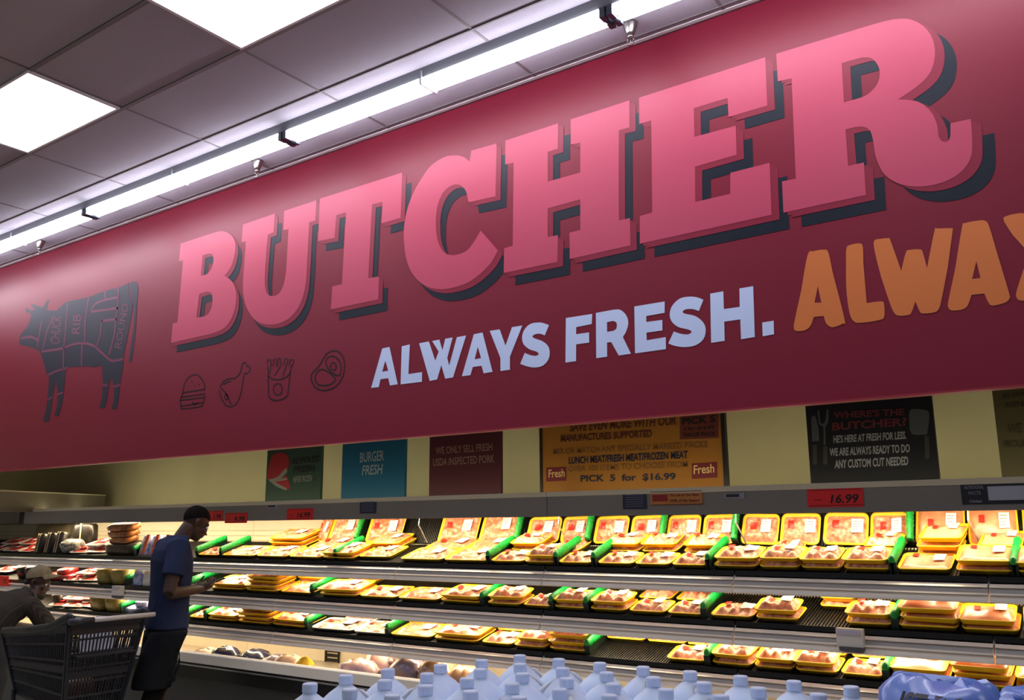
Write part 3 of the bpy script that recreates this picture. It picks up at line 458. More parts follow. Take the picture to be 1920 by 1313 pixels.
def meat_case(xs, label, canopy=True):
    x0, x1 = xs[0], xs[-1]
    cx = (x0 + x1) / 2
    t = empty('meat_case', (cx, 4.9, 0))
    def put(nm, bm, m, par=None, bev=0.0):
        bm.transform(Matrix.Translation((-cx, -4.9, 0))); return bm_obj(nm, bm, m, par or t, bevel=bev)
    e = 0.002
    bm = bmesh.new(); box(bm, x0 + e, x1 - e, 4.47, 5.75, 0.0, 0.50); put('base', bm, kick_m)
    bm = bmesh.new(); box(bm, x0 + e, x1 - e, 4.425, 4.47, 0.49, 0.600); put('bumper', bm, bumper_m, None, 0.006)
    bm = bmesh.new(); box(bm, x0 + e, x1 - e, 4.415, 4.426, 0.578, 0.590); put('steel_strip', bm, steel)
    bm = bmesh.new()
    pr = [(4.40, 0.608), (4.40, 0.675), (4.412, 0.682), (4.45, 0.682), (4.465, 0.57), (5.37, 0.54), (5.37, 0.50), (4.45, 0.52), (4.45, 0.600)]
    rs = [[bm.verts.new((xx, y, z)) for y, z in pr] for xx in (x0 + e, x1 - e)]
    bridge(bm, rs); put('deck', bm, enamel)
    bm = bmesh.new()
    box(bm, x0 + e, x1 - e, 5.36, 5.75, 0.50, CAM_Z + 0.190)
    bk = put('back_panel', bm, back_m)
    bm = bmesh.new()
    for xx in xs[:-1]:
        for k in range(9):
            for zz in (0.66 + 0.027 * k,):
                box(bm, xx + 0.05, xx + 0.056, 5.354, 5.361, zz, zz + 0.012); box(bm, xx + 0.20, xx + 0.206, 5.354, 5.361, zz, zz + 0.012)
    put('slots', bm, hole_m, bk)
    bm = bmesh.new()
    for k in range(4): box(bm, x0 + e, x1 - e, 5.352, 5.361, ZL[1] + 0.12 + k * 0.045, ZL[1] + 0.124 + k * 0.045)
    put('panel_seams', bm, mat('seam_line', (190, 178, 150), rough=0.6), bk)
    if canopy:
        bm = bmesh.new()
        pr = [(4.70, CAM_Z + 0.071), (4.70, CAM_Z + 0.194), (4.73, CAM_Z + 0.222), (4.74, CAM_Z + 0.190), (5.40, CAM_Z + 0.190), (5.40, CAM_Z + 0.16), (4.75, CAM_Z + 0.16), (4.72, CAM_Z + 0.071)]
        rs = [[bm.verts.new((xx, y, z)) for y, z in pr] for xx in (x0 + e, x1 - e)]
        bridge(bm, rs); cp = put('canopy', bm, canopy_m)
        bm = bmesh.new(); box(bm, x0 + e, x1 - e, 4.692, 4.735, CAM_Z + 0.194, CAM_Z + 0.2235); put('canopy_edge', bm, edge_m, cp, 0.005)
        bm = bmesh.new(); tube(bm, [(x0 + 0.05, 4.80, CAM_Z + 0.125), (x1 - 0.05, 4.80, CAM_Z + 0.125)], 0.013, 10); put('canopy_lamp', bm, lamp_warm, cp)
        bm = bmesh.new(); tube(bm, [(x0 + 0.05, 4.80, CAM_Z + 0.202), (x1 - 0.05, 4.80, CAM_Z + 0.202)], 0.010, 10); put('poster_fill_tube', bm, lamp_warm, cp)  # added unseen tube, stands in for lamp light leaking through a canopy gap
        area_lamp('poster_fill_light', t, (0, 4.82 - 4.9, CAM_Z + 0.214), (R(180 - 35), 0, 0), x1 - x0 - 0.1, 0.03, CASE_POWER['poster_fill'] * (x1 - x0) / 3.66, (1.0, 0.95, 0.72))  # added fill, lights the posters from below
        bm = bmesh.new(); tube(bm, [(x0 + 0.05, 5.22, CAM_Z + 0.206), (x1 - 0.05, 5.22, CAM_Z + 0.206)], 0.010, 10); put('wall_fill_tube', bm, lamp_warm, cp)  # added unseen tube behind the posters, goes with the wall fill
        area_lamp('wall_fill_light', t, (0, 5.24 - 4.9, CAM_Z + 0.220), (R(180 - 40), 0, 0), x1 - x0 - 0.1, 0.03, CASE_POWER['wall_fill'] * (x1 - x0) / 3.66, (1.0, 0.95, 0.74))  # added fill, brightens the wall behind the posters
        area_lamp('canopy_lamp_light', t, (0, 4.81 - 4.9, CAM_Z + 0.105), (R(16), 0, 0), x1 - x0 - 0.1, 0.05, CASE_POWER['canopy'] * (x1 - x0) / 3.66, (1.0, 0.80, 0.50))
    for s, (a, b) in enumerate(zip(xs, xs[1:])):
        for k in (1, 2, 3):
            yl, zl, an = YL[k], ZL[k], R(TILT[k])
            bm = bmesh.new()
            y1 = 5.08; zz = lambda y, d=0: zl + BAR + d + (y - yl - 0.03) * math.tan(an)
            pr = [(yl + 0.02, zl - 0.045), (yl + 0.02, zl + 0.01), (yl + 0.035, zl + BAR - 0.02), (y1, zz(y1, -0.014)), (5.36, zz(y1, -0.014)), (5.36, zz(y1, -0.034)), (y1, zz(y1, -0.04)), (yl + 0.06, zl - 0.03)]
            rs = [[bm.verts.new((xx, y, z)) for y, z in pr] for xx in (a + e, b - e)]
            bridge(bm, rs); sh_o = put('shelf', bm, enamel)
            # price rail: white lips with a darker groove between them
            bm = bmesh.new()
            pr = [(yl + 0.018, zl + .004), (yl + .016, zl + 0.004), (yl - 0.010, zl - 0.010), (yl + 0.002, zl - 0.014), (yl - 0.010, zl - 0.034), (yl - 0.020, zl - 0.036), (yl - 0.026, zl - 0.043), (yl - 0.006, zl - 0.046), (yl - 0.034, zl - 0.074), (yl - .030, zl - .079), (yl + 0.018, zl - 0.080)]
            rs = [[bm.verts.new((xx, y, z)) for y, z in pr] for xx in (a + 0.004, b - 0.004)]
            bridge(bm, rs); rl = put('price_rail', bm, rail_m, sh_o)
            bm = bmesh.new()
            vs = [bm.verts.new(p) for p in ((a + 0.005, yl + 0.0005, zl - 0.0145), (b - 0.005, yl + 0.0005, zl - 0.0145), (b - 0.005, yl - 0.0112, zl - 0.0335), (a + 0.005, yl - 0.0112, zl - 0.0335))]
            bm.faces.new(vs); put('rail_groove', bm, groove_m, sh_o)
            # black ribbed mat with its front bar
            bm = bmesh.new()
            box(bm, a + 0.004, b - 0.004, yl + 0.02, yl + 0.036, zl - 0.005, zl + BAR)
            n = int((b - a) / 0.0165)
            for q in range(n):
                xx = a + (q + 0.5) * (b - a) / n
                bar(bm, (xx, yl + 0.036, zz(yl + 0.036, -0.006)), (xx, y1, zz(y1, -0.006)), 0.006, 0.010)
            pr = [(yl + 0.036, zz(yl + 0.036, -0.016)), (yl + 0.036, zz(yl + 0.036, -0.010)), (y1, zz(y1, -0.010)), (y1, zz(y1, -0.016))]
            rs = [[bm.verts.new((xx, y, z)) for y, z in pr] for xx in (a + 0.004, b - 0.004)]
            bridge(bm, rs)
            put('shelf_mat', bm, mat_black, sh_o)
            if k == 1 and a > -6.0:
                # steep black wire rack behind the top shelf
                bm = bmesh.new()
                yb, zb = 5.07, CAM_Z - 0.125
                dy, dz = math.cos(R(66)), math.sin(R(66))
                for q in range(n):
                    xx = a + (q + 0.5) * (b - a) / n
                    bar(bm, (xx, yb + 0.01, zb), (xx, yb + 0.01 + 0.26 * dy, zb + 0.26 * dz), 0.007, 0.010, (0, -dz, dy))
                for q in (0.0, 0.13, 0.25): bar(bm, (a + 0.01, yb + 0.018 + q * dy, zb + q * dz), (b - 0.01, yb + 0.018 + q * dy, zb + q * dz), 0.008, 0.008)
                pr = [(yb + 0.026, zb), (yb + 0.026 + 0.26 * dy, zb + 0.26 * dz), (yb + 0.032 + 0.26 * dy, zb + 0.26 * dz), (yb + 0.032, zb)]
                rs = [[bm.verts.new((xx, y, z)) for y, z in pr] for xx in (a + 0.004, b - 0.004)]
                bridge(bm, rs)
                put('wire_rack', bm, mat_black, sh_o)
                bm = bmesh.new(); box(bm, a + 0.004, b - 0.004, 5.045, 5.07, CAM_Z - 0.135, CAM_Z - 0.112); put('rack_stop', bm, edge_m, sh_o)
                # slanting support rod up to the canopy
                bm = bmesh.new(); tube(bm, [(b - 0.10, 5.0, CAM_Z + 0.10), (b - 0.10, 4.99, CAM_Z + 0.03), (b - 0.06, 5.04, CAM_Z - 0.10)], 0.005, 8); put('support_rod', bm, steel, sh_o)
            # lamps under the shelves
            pw = {1: CASE_POWER['upper'] if b < -4.2 else CASE_POWER['upper'] * 0.6, 2: CASE_POWER['middle'], 3: CASE_POWER['lower'] if b < -2.9 else CASE_POWER['lower'] * 0.3}[k]
            area_lamp('shelf_lamp', t, ((a + b) / 2 - cx, yl + 0.11 - 4.9, zl - 0.052), (R(18), 0, 0), b - a - 0.08, 0.03, pw, (1.0, 0.80, 0.52))
            bm = bmesh.new(); tube(bm, [(a + 0.04, yl + 0.11, zl - 0.040), (b - 0.04, yl + 0.11, zl - 0.040)], 0.009, 8)
            put('lamp_tube', bm, lamp_warm if pw > 3 else rail_m, sh_o)
    return tag(t, label, 'refrigerated display case', 'open meat cases along the back wall')
meat_case([-3.03, -1.81, -0.59, 0.63, 1.85], 'open chicken case under the yellow PICK 5 poster and the black poster')
meat_case([-6.69, -5.47, -4.25, -3.03], 'open chicken case under the green, blue and maroon posters, behind the standing man')
meat_case([-9.60, -9.13, -7.91, -6.69], 'open red meat case behind the man in the cap')
meat_case([-12.2, -11.57, -10.35, -9.60], 'farthest open meat case, at the left edge of the photo', canopy=False)
# dark canopy and service panel of the corner case
bm = bmesh.new(); box(bm, -12.2, -9.62, 4.66, 5.35, CAM_Z + 0.075, CAM_Z + 0.235)
t = bm_obj('corner_canopy', bm, mat('dark_canopy', (58, 56, 52), rough=0.5), bevel=0.006); tag(t, 'dark canopy over the farthest meat case, at the left edge', 'canopy')
bm = bmesh.new(); bar(bm, (0, 0, 0.10), (0.42, -1.36, 0.10), 0.06, 0.20)
t = bm_obj('service_panel', bm, mat('grey_service_panel', (120, 114, 96), rough=0.5, noise=0.05, scale=4), bevel=0.004); t.location = (-9.74, 5.64, CAM_Z + 0.192)
tag(t, 'long grey service panel lying above the far end of the cases, near the wall corner', 'panel')
bm = bmesh.new(); bar(bm, (0, 0, 0.205), (0.42, -1.36, 0.205), 0.075, 0.012); bm_obj('panel_cap', bm, edge_m, t)
bm = bmesh.new(); bar(bm, (0.36, -1.20, 0.06), (0.36, -1.20, 0.13), 0.09, 0.03); bar(bm, (0.06, -0.22, 0.09), (0.06, -0.22, 0.12), 0.085, 0.035); bm_obj('vent_slot', bm, hole_m, t)

# ---- notices and price cards on the canopy
def card(name, r, rgb, label, cat, group, texts, y=4.700, border=None, extra=()):
    x0, z0, x1, z1 = r
    t = empty(name, ((x0 + x1) / 2, y, z0)); off = Matrix.Translation((-(x0 + x1) / 2, -y, -z0))
    bm = bmesh.new(); box(bm, x0, x1, y - 0.006, y - 0.0008, z0, z1); bm.transform(off)
    bm_obj('card', bm, mat('card_%d_%d_%d' % rgb, rgb, rough=0.45), t)
    W, Hh = x1 - x0, z1 - z0
    for s, (u0, v0, u1, v1), c, sl in texts:
        bm = bmesh.new()
        text_into(bm, s, [(x0 + u0 * W, z0 + v0 * Hh), (x0 + u1 * W, z0 + v0 * Hh), (x0 + u0 * W + sl * Hh, z0 + v1 * Hh)], y - 0.0075, 0.02); bm.transform(off)
        art('lettering', bm, mat('ink_%d_%d_%d' % c, c, rough=0.6), t)
    for nm, (u0, v0, u1, v1), c in extra:
        bm = bmesh.new(); box(bm, x0 + u0 * W, x0 + u1 * W, y - 0.0085, y - 0.006, z0 + v0 * Hh, z0 + v1 * Hh); bm.transform(off)
        bm_obj(nm, bm, mat('card_%d_%d_%d' % c, c, rough=0.5), t)
    return tag(t, label, cat, group)
RED, BLK = (236, 34, 36), (16, 12, 12)
def red_card(r, s, label, small='only'):
    frame = [('border', (0.03, 0.90, 0.97, 0.94), (150, 20, 24)), ('border', (0.03, 0.07, 0.97, 0.11), (150, 20, 24))]
    return card('price_card', r, RED, label, 'price sign', 'red price cards on the case canopy', [(s, (0.42, 0.2, 0.90, 0.68), BLK, 0.10), (small, (0.13, 0.34, 0.28, 0.46), (80, 10, 14), 0.0)], extra=frame)
q = TAG['red']
red_card(q[0], '16.99', 'red price card reading 16.99 under the black butcher poster')
red_card(q[1], '1.98', 'red price card reading 1.98 just behind the standing man\'s head')
red_card(q[2], '4.98', 'red price card reading 4.98, second to the right of the standing man\'s head')
red_card(q[3], '16.99', 'red price card reading 16.99 under the green poster')
NV = (42, 44, 66)
lines = [('text_line', (0.12, 0.80 - 0.13 * k, 0.88, 0.845 - 0.13 * k), (104, 104, 128)) for k in range(6)]
card('notice', q and TAG['navy'][0], NV, 'small navy notice on the canopy under the blue poster', 'notice', 'navy notices on the canopy', [], extra=lines)
card('notice', TAG['navy'][1], NV, 'small navy notice on the canopy under the yellow poster', 'notice', 'navy notices on the canopy', [], extra=lines)
card('slogan_sign', TAG['orange'], (196, 128, 62), 'small orange slogan sign with a red oval on the canopy', 'sign', None, [('We sell at Our Best,', (0.38, 0.58, 0.95, 0.80), (110, 36, 20), 0), ('100% of the Season', (0.38, 0.20, 0.95, 0.42), (110, 36, 20), 0)], extra=[('red_oval', (0.04, 0.28, 0.34, 0.76), (150, 36, 24)), ('border', (0.0, 0.0, 1.0, 0.05), (110, 60, 24)), ('border', (0.0, 0.95, 1.0, 1.0), (110, 60, 24))])
card('card_clip', TAG['clip'][0], (150, 150, 158), 'small grey clip on the canopy right of the orange sign', 'clip', 'clips on the canopy', [], extra=[('clip_slot', (0.1, 0.25, 0.75, 0.75), (40, 40, 46))])
card('card_clip', TAG['clip'][1], (150, 150, 158), 'small grey clip on the canopy below the green poster', 'clip', 'clips on the canopy', [], extra=[('clip_slot', (0.1, 0.25, 0.75, 0.75), (40, 40, 46))])
n = TAG['nutr']; w = TAG['nwhite']; U = lambda xx: (xx - n[0]) / (n[2] - n[0])
card('nutrition_sign', n, (30, 30, 40), 'long black nutrition facts sign on the canopy at the right edge of the photo', 'sign', None, [('NUTRITIONAL', (0.04, 0.70, 0.25, 0.86), (130, 132, 146), 0), ('FACTS', (0.08, 0.44, 0.21, 0.60), (130, 132, 146), 0), ('Chicken', (0.08, 0.08, 0.21, 0.22), (150, 150, 160), 0)], extra=[('white_table', (U(w[0]), 0.17, U(w[2]), 0.80), (180, 184, 200))])
# red card in the rail at the far left, and tag holders on the rails
x0 = -9.58
card('price_card', (x0 - 0.22, ZL[2] - 0.03, x0, ZL[2] + 0.07), RED, 'bright red price card on the middle shelf rail at the left edge of the photo', 'price sign', None, [('77.', (0.5, 0.2, 0.9, 0.65), BLK, 0.1)], y=4.605)
def tag_holder(x, z, y, label):
    t = empty('tag_holder', (x, y, z))
    bm = bmesh.new(); box(bm, -0.062, 0.062, -0.045, 0.0, -0.01, 0.075); bm_obj('holder_box', bm, mat('holder_white', (220, 214, 206), rough=0.3), t, bevel=0.008)
    bm = bmesh.new(); box(bm, -0.05, 0.06, -0.05, -0.004, -0.028, -0.009); bm_obj('holder_clip', bm, mat('holder_grey', (84, 80, 84), rough=0.4), t, bevel=0.004)
    bm = bmesh.new(); box(bm, -0.055, 0.055, -0.052, -0.044, 0.048, 0.066); bm_obj('holder_flap', bm, mat('holder_lilac', (196, 186, 200), rough=0.3), t, bevel=0.003)
    return tag(t, label, 'tag holder', 'white tag holders clipped to shelf rails')
tag_holder(-1.205, ZL[2] - 0.035, 4.605, 'white tag holder clipped to the second shelf rail of the chicken case')
tag_holder(-7.54, ZL[2] - 0.035, 4.605, 'white tag holder clipped to the second shelf rail beside the standing man')

# ================================================================== MEAT TRAYS
foam = {'y': mat('yellow_foam', (250, 206, 34), rough=0.5, spec=0.4), 'w': mat('white_foam', (226, 220, 206), rough=0.5)}
film_m = mat('plastic_film', (70, 66, 62), rough=0.16, alpha=0.10, spec=0.8)
label_m = mat('label_paper', (238, 238, 234), rough=0.35)
print_m = mat('label_print', (120, 120, 122), rough=0.5)
sticker_m = mat('red_sticker', (236, 40, 32), rough=0.35)
MEAT = {'l': meat_mat('pale_chicken', (214, 138, 104), (180, 96, 76), (236, 192, 148)),
        't': meat_mat('chicken_thigh', (222, 150, 124), (184, 96, 82), (244, 210, 178)),
        'b': meat_mat('chicken_breast', (222, 150, 112), (206, 128, 94), (236, 178, 138), 12),
        'd': meat_mat('dark_meat', (150, 110, 92), (98, 62, 54), (200, 170, 146)),
        's': meat_mat('pale_chicken', (226, 156, 116), (202, 122, 92), (240, 200, 150)),
        'r': meat_mat('red_beef', (186, 36, 34), (130, 16, 22), (236, 150, 130), 26)}
SIZE = {'l': (0.34, 0.235, 0.026), 't': (0.26, 0.19, 0.026), 'b': (0.36, 0.23, 0.028), 'd': (0.34, 0.22, 0.024), 's': (0.22, 0.19, 0.026), 'r': (0.26, 0.20, 0.02)}
WORD = {'l': 'wide flat chicken', 't': 'lumpy chicken thigh', 'b': 'smooth chicken breast', 'd': 'dark meat', 's': 'small chicken', 'r': 'red beef'}
def rrect(bm, w, d, r, z, y0, n=4):
    out = []
    for cx, cy, a0 in ((w / 2 - r, d - r, 0), (-w / 2 + r, d - r, 90), (-w / 2 + r, r, 180), (w / 2 - r, r, 270)):
        for k in range(n + 1):
            a = R(a0 + 90 * k / n); out.append(bm.verts.new((cx + r * math.cos(a), y0 + cy + r * math.sin(a), z)))
    return out
def tray_proto(kind, seed):
    """foam tray with meat under film, a price label and a red sticker; origin at the middle of the front bottom edge"""
    rg = random.Random(seed); w, d, h = SIZE[kind]
    t = empty('meat_tray')
    bm = bmesh.new()
    i = 0.018
    rs = [rrect(bm, w - 2 * i, d - 2 * i, 0.022, 0.0, i), rrect(bm, w - 0.012, d - 0.012, 0.03, h - 0.006, 0.006), rrect(bm, w, d, 0.034, h - 0.004, 0), rrect(bm, w, d, 0.034, h, 0),
          rrect(bm, w - 0.016, d - 0.016, 0.028, h, 0.008), rrect(bm, w - 0.05, d - 0.05, 0.02, 0.006, 0.025)]
    bridge(bm, rs); bm_obj('foam_tray', bm, foam['w' if kind in 'rd' else 'y'], t, True)
    # meat surface
    iw, id_ = w - 0.028, d - 0.028
    big = kind == 'b'
    nl = {'l': 26, 't': 12, 'b': 3, 'd': 20, 's': 10, 'r': 5}[kind]
    lumps = []
    for q in range(nl):
        if big: lx, ly = (q - 1) * iw * 0.30 + rg.uniform(-.02, .02), id_ * 0.5 + rg.uniform(-0.02, 0.02)
        else: lx, ly = rg.uniform(-iw / 2 + .02, iw / 2 - .02), rg.uniform(.02, id_ - .02)
        sx, sy = (rg.uniform(.05, .07), rg.uniform(.05, .075)) if big else (rg.uniform(.014, .034), rg.uniform(.014, .034))
        if kind == 't': sx *= 1.25; sy *= 1.25
        lumps.append((lx, ly, sx, sy, rg.uniform(.012, .024) * ({'t': 1.35, 'b': 1.0, 'l': 0.95, 'd': 0.85, 's': 1.0, 'r': 0.9}[kind]), rg.uniform(0, 3.14)))
    def hz(x, y):
        e = min(1, (iw / 2 - abs(x)) / 0.03, y / 0.03, (id_ - y) / 0.03); e = max(0, e)
        v = 0
        for lx, ly, sx, sy, a, th in lumps:
            dx, dy = x - lx, y - ly; c, s = math.cos(th), math.sin(th); dx, dy = dx * c + dy * s, -dx * s + dy * c
            v = max(v, a * math.exp(-(dx / sx) ** 2 - (dy / sy) ** 2)) if not big else v + a * math.exp(-(dx / sx) ** 2 - (dy / sy) ** 2)
        return h - 0.008 + (v + 0.006) * (1 - (1 - e) ** 2) - 0.004 * (1 - e)
    def sheet(x0, x1, y0, y1, nx, ny, up, flat=0.0):
        top = max(hz(x0 + (x1 - x0) * a / 4, y0 + (y1 - y0) * b / 4) for a in range(5) for b in range(5))
        bm = bmesh.new(); g = [[bm.verts.new((x0 + (x1 - x0) * a / nx, 0.014 + y0 + (y1 - y0) * b / ny, hz(x0 + (x1 - x0) * a / nx, y0 + (y1 - y0) * b / ny) * (1 - flat) + top * flat + up)) for a in range(nx + 1)] for b in range(ny + 1)]
        for b in range(ny):
            for a in range(nx): bm.faces.new((g[b][a], g[b][a + 1], g[b + 1][a + 1], g[b + 1][a]))
        return bm
    bm_obj('meat', sheet(-iw / 2, iw / 2, 0, id_, 26, 20, 0.0), MEAT[kind], t, True)
    # film: tight over the rim, riding on the lumps
    f0 = hz
    bm = bmesh.new(); nx, ny = 9, 7
    g = [[bm.verts.new((-w / 2 + .004 + (w - .008) * a / nx, .004 + (d - .008) * b / ny, (h + 0.001) if a in (0, nx) or b in (0, ny) else max(h + 0.002, hz(-iw / 2 + iw * a / nx, id_ * b / ny) + 0.005))) for a in range(nx + 1)] for b in range(ny + 1)]
    for b in range(ny):
        for a in range(nx): bm.faces.new((g[b][a], g[b][a + 1], g[b + 1][a + 1], g[b + 1][a]))
    bm_obj('plastic_wrap', bm, film_m, t, True)
    # label (right of the middle) and sticker (left)
    lw, ld = min(0.075, w * .26), min(0.085, d * .42)
    lx = w * rg.uniform(.06, .16); ly = id_ * rg.uniform(.30, .42)
    lb = bm_obj('price_label', sheet(lx, lx + lw, ly, ly + ld, 5, 5, 0.005, 0.75), label_m, t, True)
    bm = bmesh.new()
    ltop = max(hz(lx + lw * a / 4, ly + ld * b / 4) for a in range(5) for b in range(5))
    lh = lambda x, y: hz(x, y) * .25 + ltop * .75 + .0062
    for k in range(4):
        yy = ly + ld * (0.18 + 0.2 * k); zz = 0
        vs = [bm.verts.new(p) for p in [(px_, py_ + .014, lh(px_, py_)) for px_, py_ in ((lx + lw * .12, yy), (lx + lw * (.6 + .07 * k), yy), (lx + lw * (.6 + .07 * k), yy + ld * .05), (lx + lw * .12, yy + ld * .05))]]
        bm.faces.new(vs)
    bm_obj('label_print', bm, print_m, lb)
    if kind != 'l' or seed % 2:
        sx = -w * rg.uniform(.20, .34); sy = id_ * rg.uniform(.34, .5)
        bm_obj('red_sticker', sheet(sx, sx + .042, sy, sy + .044, 4, 4, 0.005, 0.6), sticker_m, t, True)
    return t
PROTO = {k: [tray_proto(k, 100 + 10 * i + s) for s in range(3)] for i, k in enumerate('ltbdsr')}
USED = set()
def place_tray(kind, loc, rot, sx, label, group, variant=None):
    p = PROTO[kind][rnd.randrange(3) if variant is None else variant]
    if p.name not in USED: USED.add(p.name); t = p
    else: t = copy_thing(p)
    t.location = loc; t.rotation_euler = rot; t.scale = (sx, 1, 1)
    return tag(t, label, 'meat tray', group)
PITCH = {'l': 0.034, 't': 0.040, 'b': 0.040, 'd': 0.032, 's': 0.036, 'r': 0.03}
ROWS = [('f1', 1, 'front', 'top'), ('f1r', 1, 'rear', 'top'), ('f2', 2, 'front', 'middle'), ('f2r', 2, 'rear', 'middle'), ('f3', 3, 'front', 'bottom'), ('f3r', 3, 'rear', 'bottom')]
for key, k, row, sh in ROWS:
    an = R(TILT[k])
    for n, (x0, x1, lay, sb, kind) in enumerate(TR[key]):
        lay = int(lay); w = SIZE[kind][0]; xc = (x0 + x1) / 2
        s = (0.0 if row == 'front' else (0.215 if k == 1 else 0.22)) + sb
        for q in range(lay):
            jx = rnd.uniform(-.012, .012) if q else 0; js = rnd.uniform(-.004, .016) if q else 0
            lift = 0.002 + PITCH[kind] * q
            ss = s + js
            yy = YL[k] + 0.04 + ss * math.cos(an) - lift * math.sin(an)
            zz = ZL[k] + BAR + ss * math.sin(an) + lift * math.cos(an)
            where = '%s pile from left, %s row of %s chicken shelf' % (ORD[n], row, sh)
            if lay == 1: lb = '%s tray, %s' % (WORD[kind], where)
            elif q == lay - 1: lb = 'topmost %s tray of %s' % (WORD[kind].split()[-1], where)
            elif q == 0: lb = 'lowest %s tray of %s' % (WORD[kind].split()[-1], where)
            else: lb = '%s %s tray up, %s' % (ORD[q], WORD[kind].split()[-1], where)
            tilt = an
            place_tray(kind, (xc + jx, yy, zz), (tilt, 0, rnd.uniform(-.04, .04) + (rnd.uniform(-.06, .06) if q else 0)), abs(x1 - x0) * 0.99 / w, lb, '%s row trays on the %s chicken shelf' % (row, sh))
an = R(66)
for n, (x0, x1, lay, sb, kind) in enumerate(TR['b1']):
    w = SIZE[kind][0]
    place_tray(kind, ((x0 + x1) / 2, 5.072, CAM_Z - 0.108), (an, rnd.uniform(-.03, .03), 0), abs(x1 - x0) * 0.98 / w, '%s tray propped upright, %s from the left on the top rack' % (WORD[kind], ORD[n]), 'trays propped upright under the canopy')

# ---- green parsley dividers
green_m = mat('divider_green', (0, 128, 46), rough=0.45, rgb2=(4, 164, 66), scale=60)
dark_green = mat('divider_base', (8, 30, 18), rough=0.5)
def divider_proto(L):
    t = empty('shelf_divider')
    bm = bmesh.new(); rg = random.Random(3)
    box(bm, -0.005, 0.005, 0.0, L, 0.0, 0.055); box(bm, -0.018, 0.018, 0.0, 0.014, 0.0, 0.055); bm_obj('divider_base', bm, dark_green, t)
    bm = bmesh.new()
    n = 26; rs = []
    for i in range(n + 1):
        y = L * i / n; a = 0.0145 + 0.003 * math.sin(i * 2.4) + rg.uniform(-.0015, .0015); hgt = 0.090 + 0.004 * math.sin(i * 2.9)
        if i in (0, n): a *= .7; hgt -= .006
        rs.append([bm.verts.new(p) for p in ((-a, y, 0.045), (-a * 1.2, y, 0.066), (-a * .8, y, hgt - .006), (0, y, hgt), (a * .8, y, hgt - .006), (a * 1.2, y, 0.066), (a, y, 0.045))])
    bridge(bm, rs); bm_obj('parsley_trim', bm, green_m, t, True)
    return t
dp = divider_proto(0.32); first = [True]
for key, k, sh in (('d1', 1, 'top'), ('d2', 2, 'middle'), ('d3', 3, 'bottom')):
    for n, x in enumerate(DIV[key]):
        t = dp if first[0] else copy_thing(dp); first[0] = False
        an = R(TILT[k])
        t.location = (x, YL[k] + 0.045, ZL[k] + BAR + 0.002); t.rotation_euler = (an, 0, 0)
        tag(t, 'green parsley divider strip, %s from the left on the %s chicken shelf' % (ORD[n], sh), 'divider', 'green dividers between the trays')
for n, x in enumerate(DIV['db']):
    t = copy_thing(dp); t.location = (x, 5.072, CAM_Z - 0.10); t.rotation_euler = (R(66), 0, 0); t.scale = (1, 0.68, 1)
    tag(t, 'green divider standing between upright trays, %s from the left under the canopy' % ORD[n], 'divider', 'green dividers between the trays')

# ================================================================== RED MEAT CASE, left of the standing man
def pack(name, x, y, z, w, d, h, m, rot=(0, 0, 0), lumpy=0.2, label='', cat='package', group=None, seed=0, top=None, band=None, sticker=False):
    """wrapped package: a softly bulging block with its printed front, labels as parts"""
    rg = random.Random(seed * 17 + 5)
    t = empty(name, (x, y, z), rot)
    bm = bmesh.new()
    n = 20; rs = []
    for zf, sc in ((0, .90), (.08, .97), (.5, 1.0), (.9, .96), (1.0, .84)):
        r = ring(bm, (0, d / 2, h * zf), (w / 2 * sc, 0, 0), (0, d / 2 * sc, 0), n, 5.0)
        for v in r:
            if zf > 0: v.co += Vector((rg.uniform(-1, 1) * w, rg.uniform(-1, 1) * d, rg.uniform(-.5, 1) * h * (1 if zf > .3 else 0))) * 0.035 * lumpy
        rs.append(r)
    bridge(bm, rs); bm_obj('wrapped_body', bm, m, t, True)
    if band:
        bm = bmesh.new()
        for fx in band[1]: box(bm, w * (fx - band[2]), w * (fx + band[2]), -0.004, d * .5, h * .06, h * 1.012)
        bm_obj('printed_band', bm, band[0], t)
    if top:
        bm = bmesh.new(); box(bm, -w * .42, w * .42, d * .10, d * .90, h * .985, h * 1.02); bm_obj('meat_window', bm, top, t, bevel=.004)
    if sticker:
        bm = bmesh.new(); box(bm, w * .02, w * .32, d * .15, d * .55, h * 1.018, h * 1.035); bm_obj('price_label', bm, label_m, t)
    return tag(t, label, cat, group)
beef = MEAT['r']
olive = mat('olive_block', (146, 126, 58), rough=0.35, noise=0.2, scale=14)
blackp = mat('black_pack', (34, 28, 24), rough=0.35, noise=0.4, scale=30)
stripe = mat('cream_band', (206, 188, 150), rough=0.4)
copper = mat('copper_pack', (196, 118, 54), rough=0.28, rgb2=(96, 52, 26), scale=24)
bluep = mat('blue_white_pack', (92, 108, 176), rough=0.3, rgb2=(214, 216, 232), scale=16)
orangep = mat('orange_window', (224, 96, 50), rough=0.35)
whitep = mat('white_pack', (220, 214, 206), rough=0.3, noise=0.15, scale=12)
darkred = mat('dark_red_pack', (104, 26, 34), rough=0.3, rgb2=(190, 60, 56), scale=26)
pinkp = MEAT['t']
def on(k, x, s=0.0, lift=0.0):
    an = R(TILT[k]); return (x, YL[k] + 0.05 + s * math.cos(an) - lift * math.sin(an), ZL[k] + BAR + 0.002 + s * math.sin(an) + lift * math.cos(an))
A1, A2, A3 = R(TILT[1]), R(TILT[2]), R(TILT[3])
G1, G2, G3 = 'packages on the top red meat shelf', 'packages on the middle red meat shelf', 'packages on the bottom red meat shelf'
def P1(name, k, x, s, w, d, h, m, label, tilt=None, lift=0.0, **kw):
    pack(name, *on(k, x, s, lift), w, d, h, m, (R(TILT[k]) if tilt is None else R(tilt), 0, kw.pop('yaw', 0)), label=label, group=(None, G1, G2, G3)[k], seed=int(abs(x) * 100), **kw)
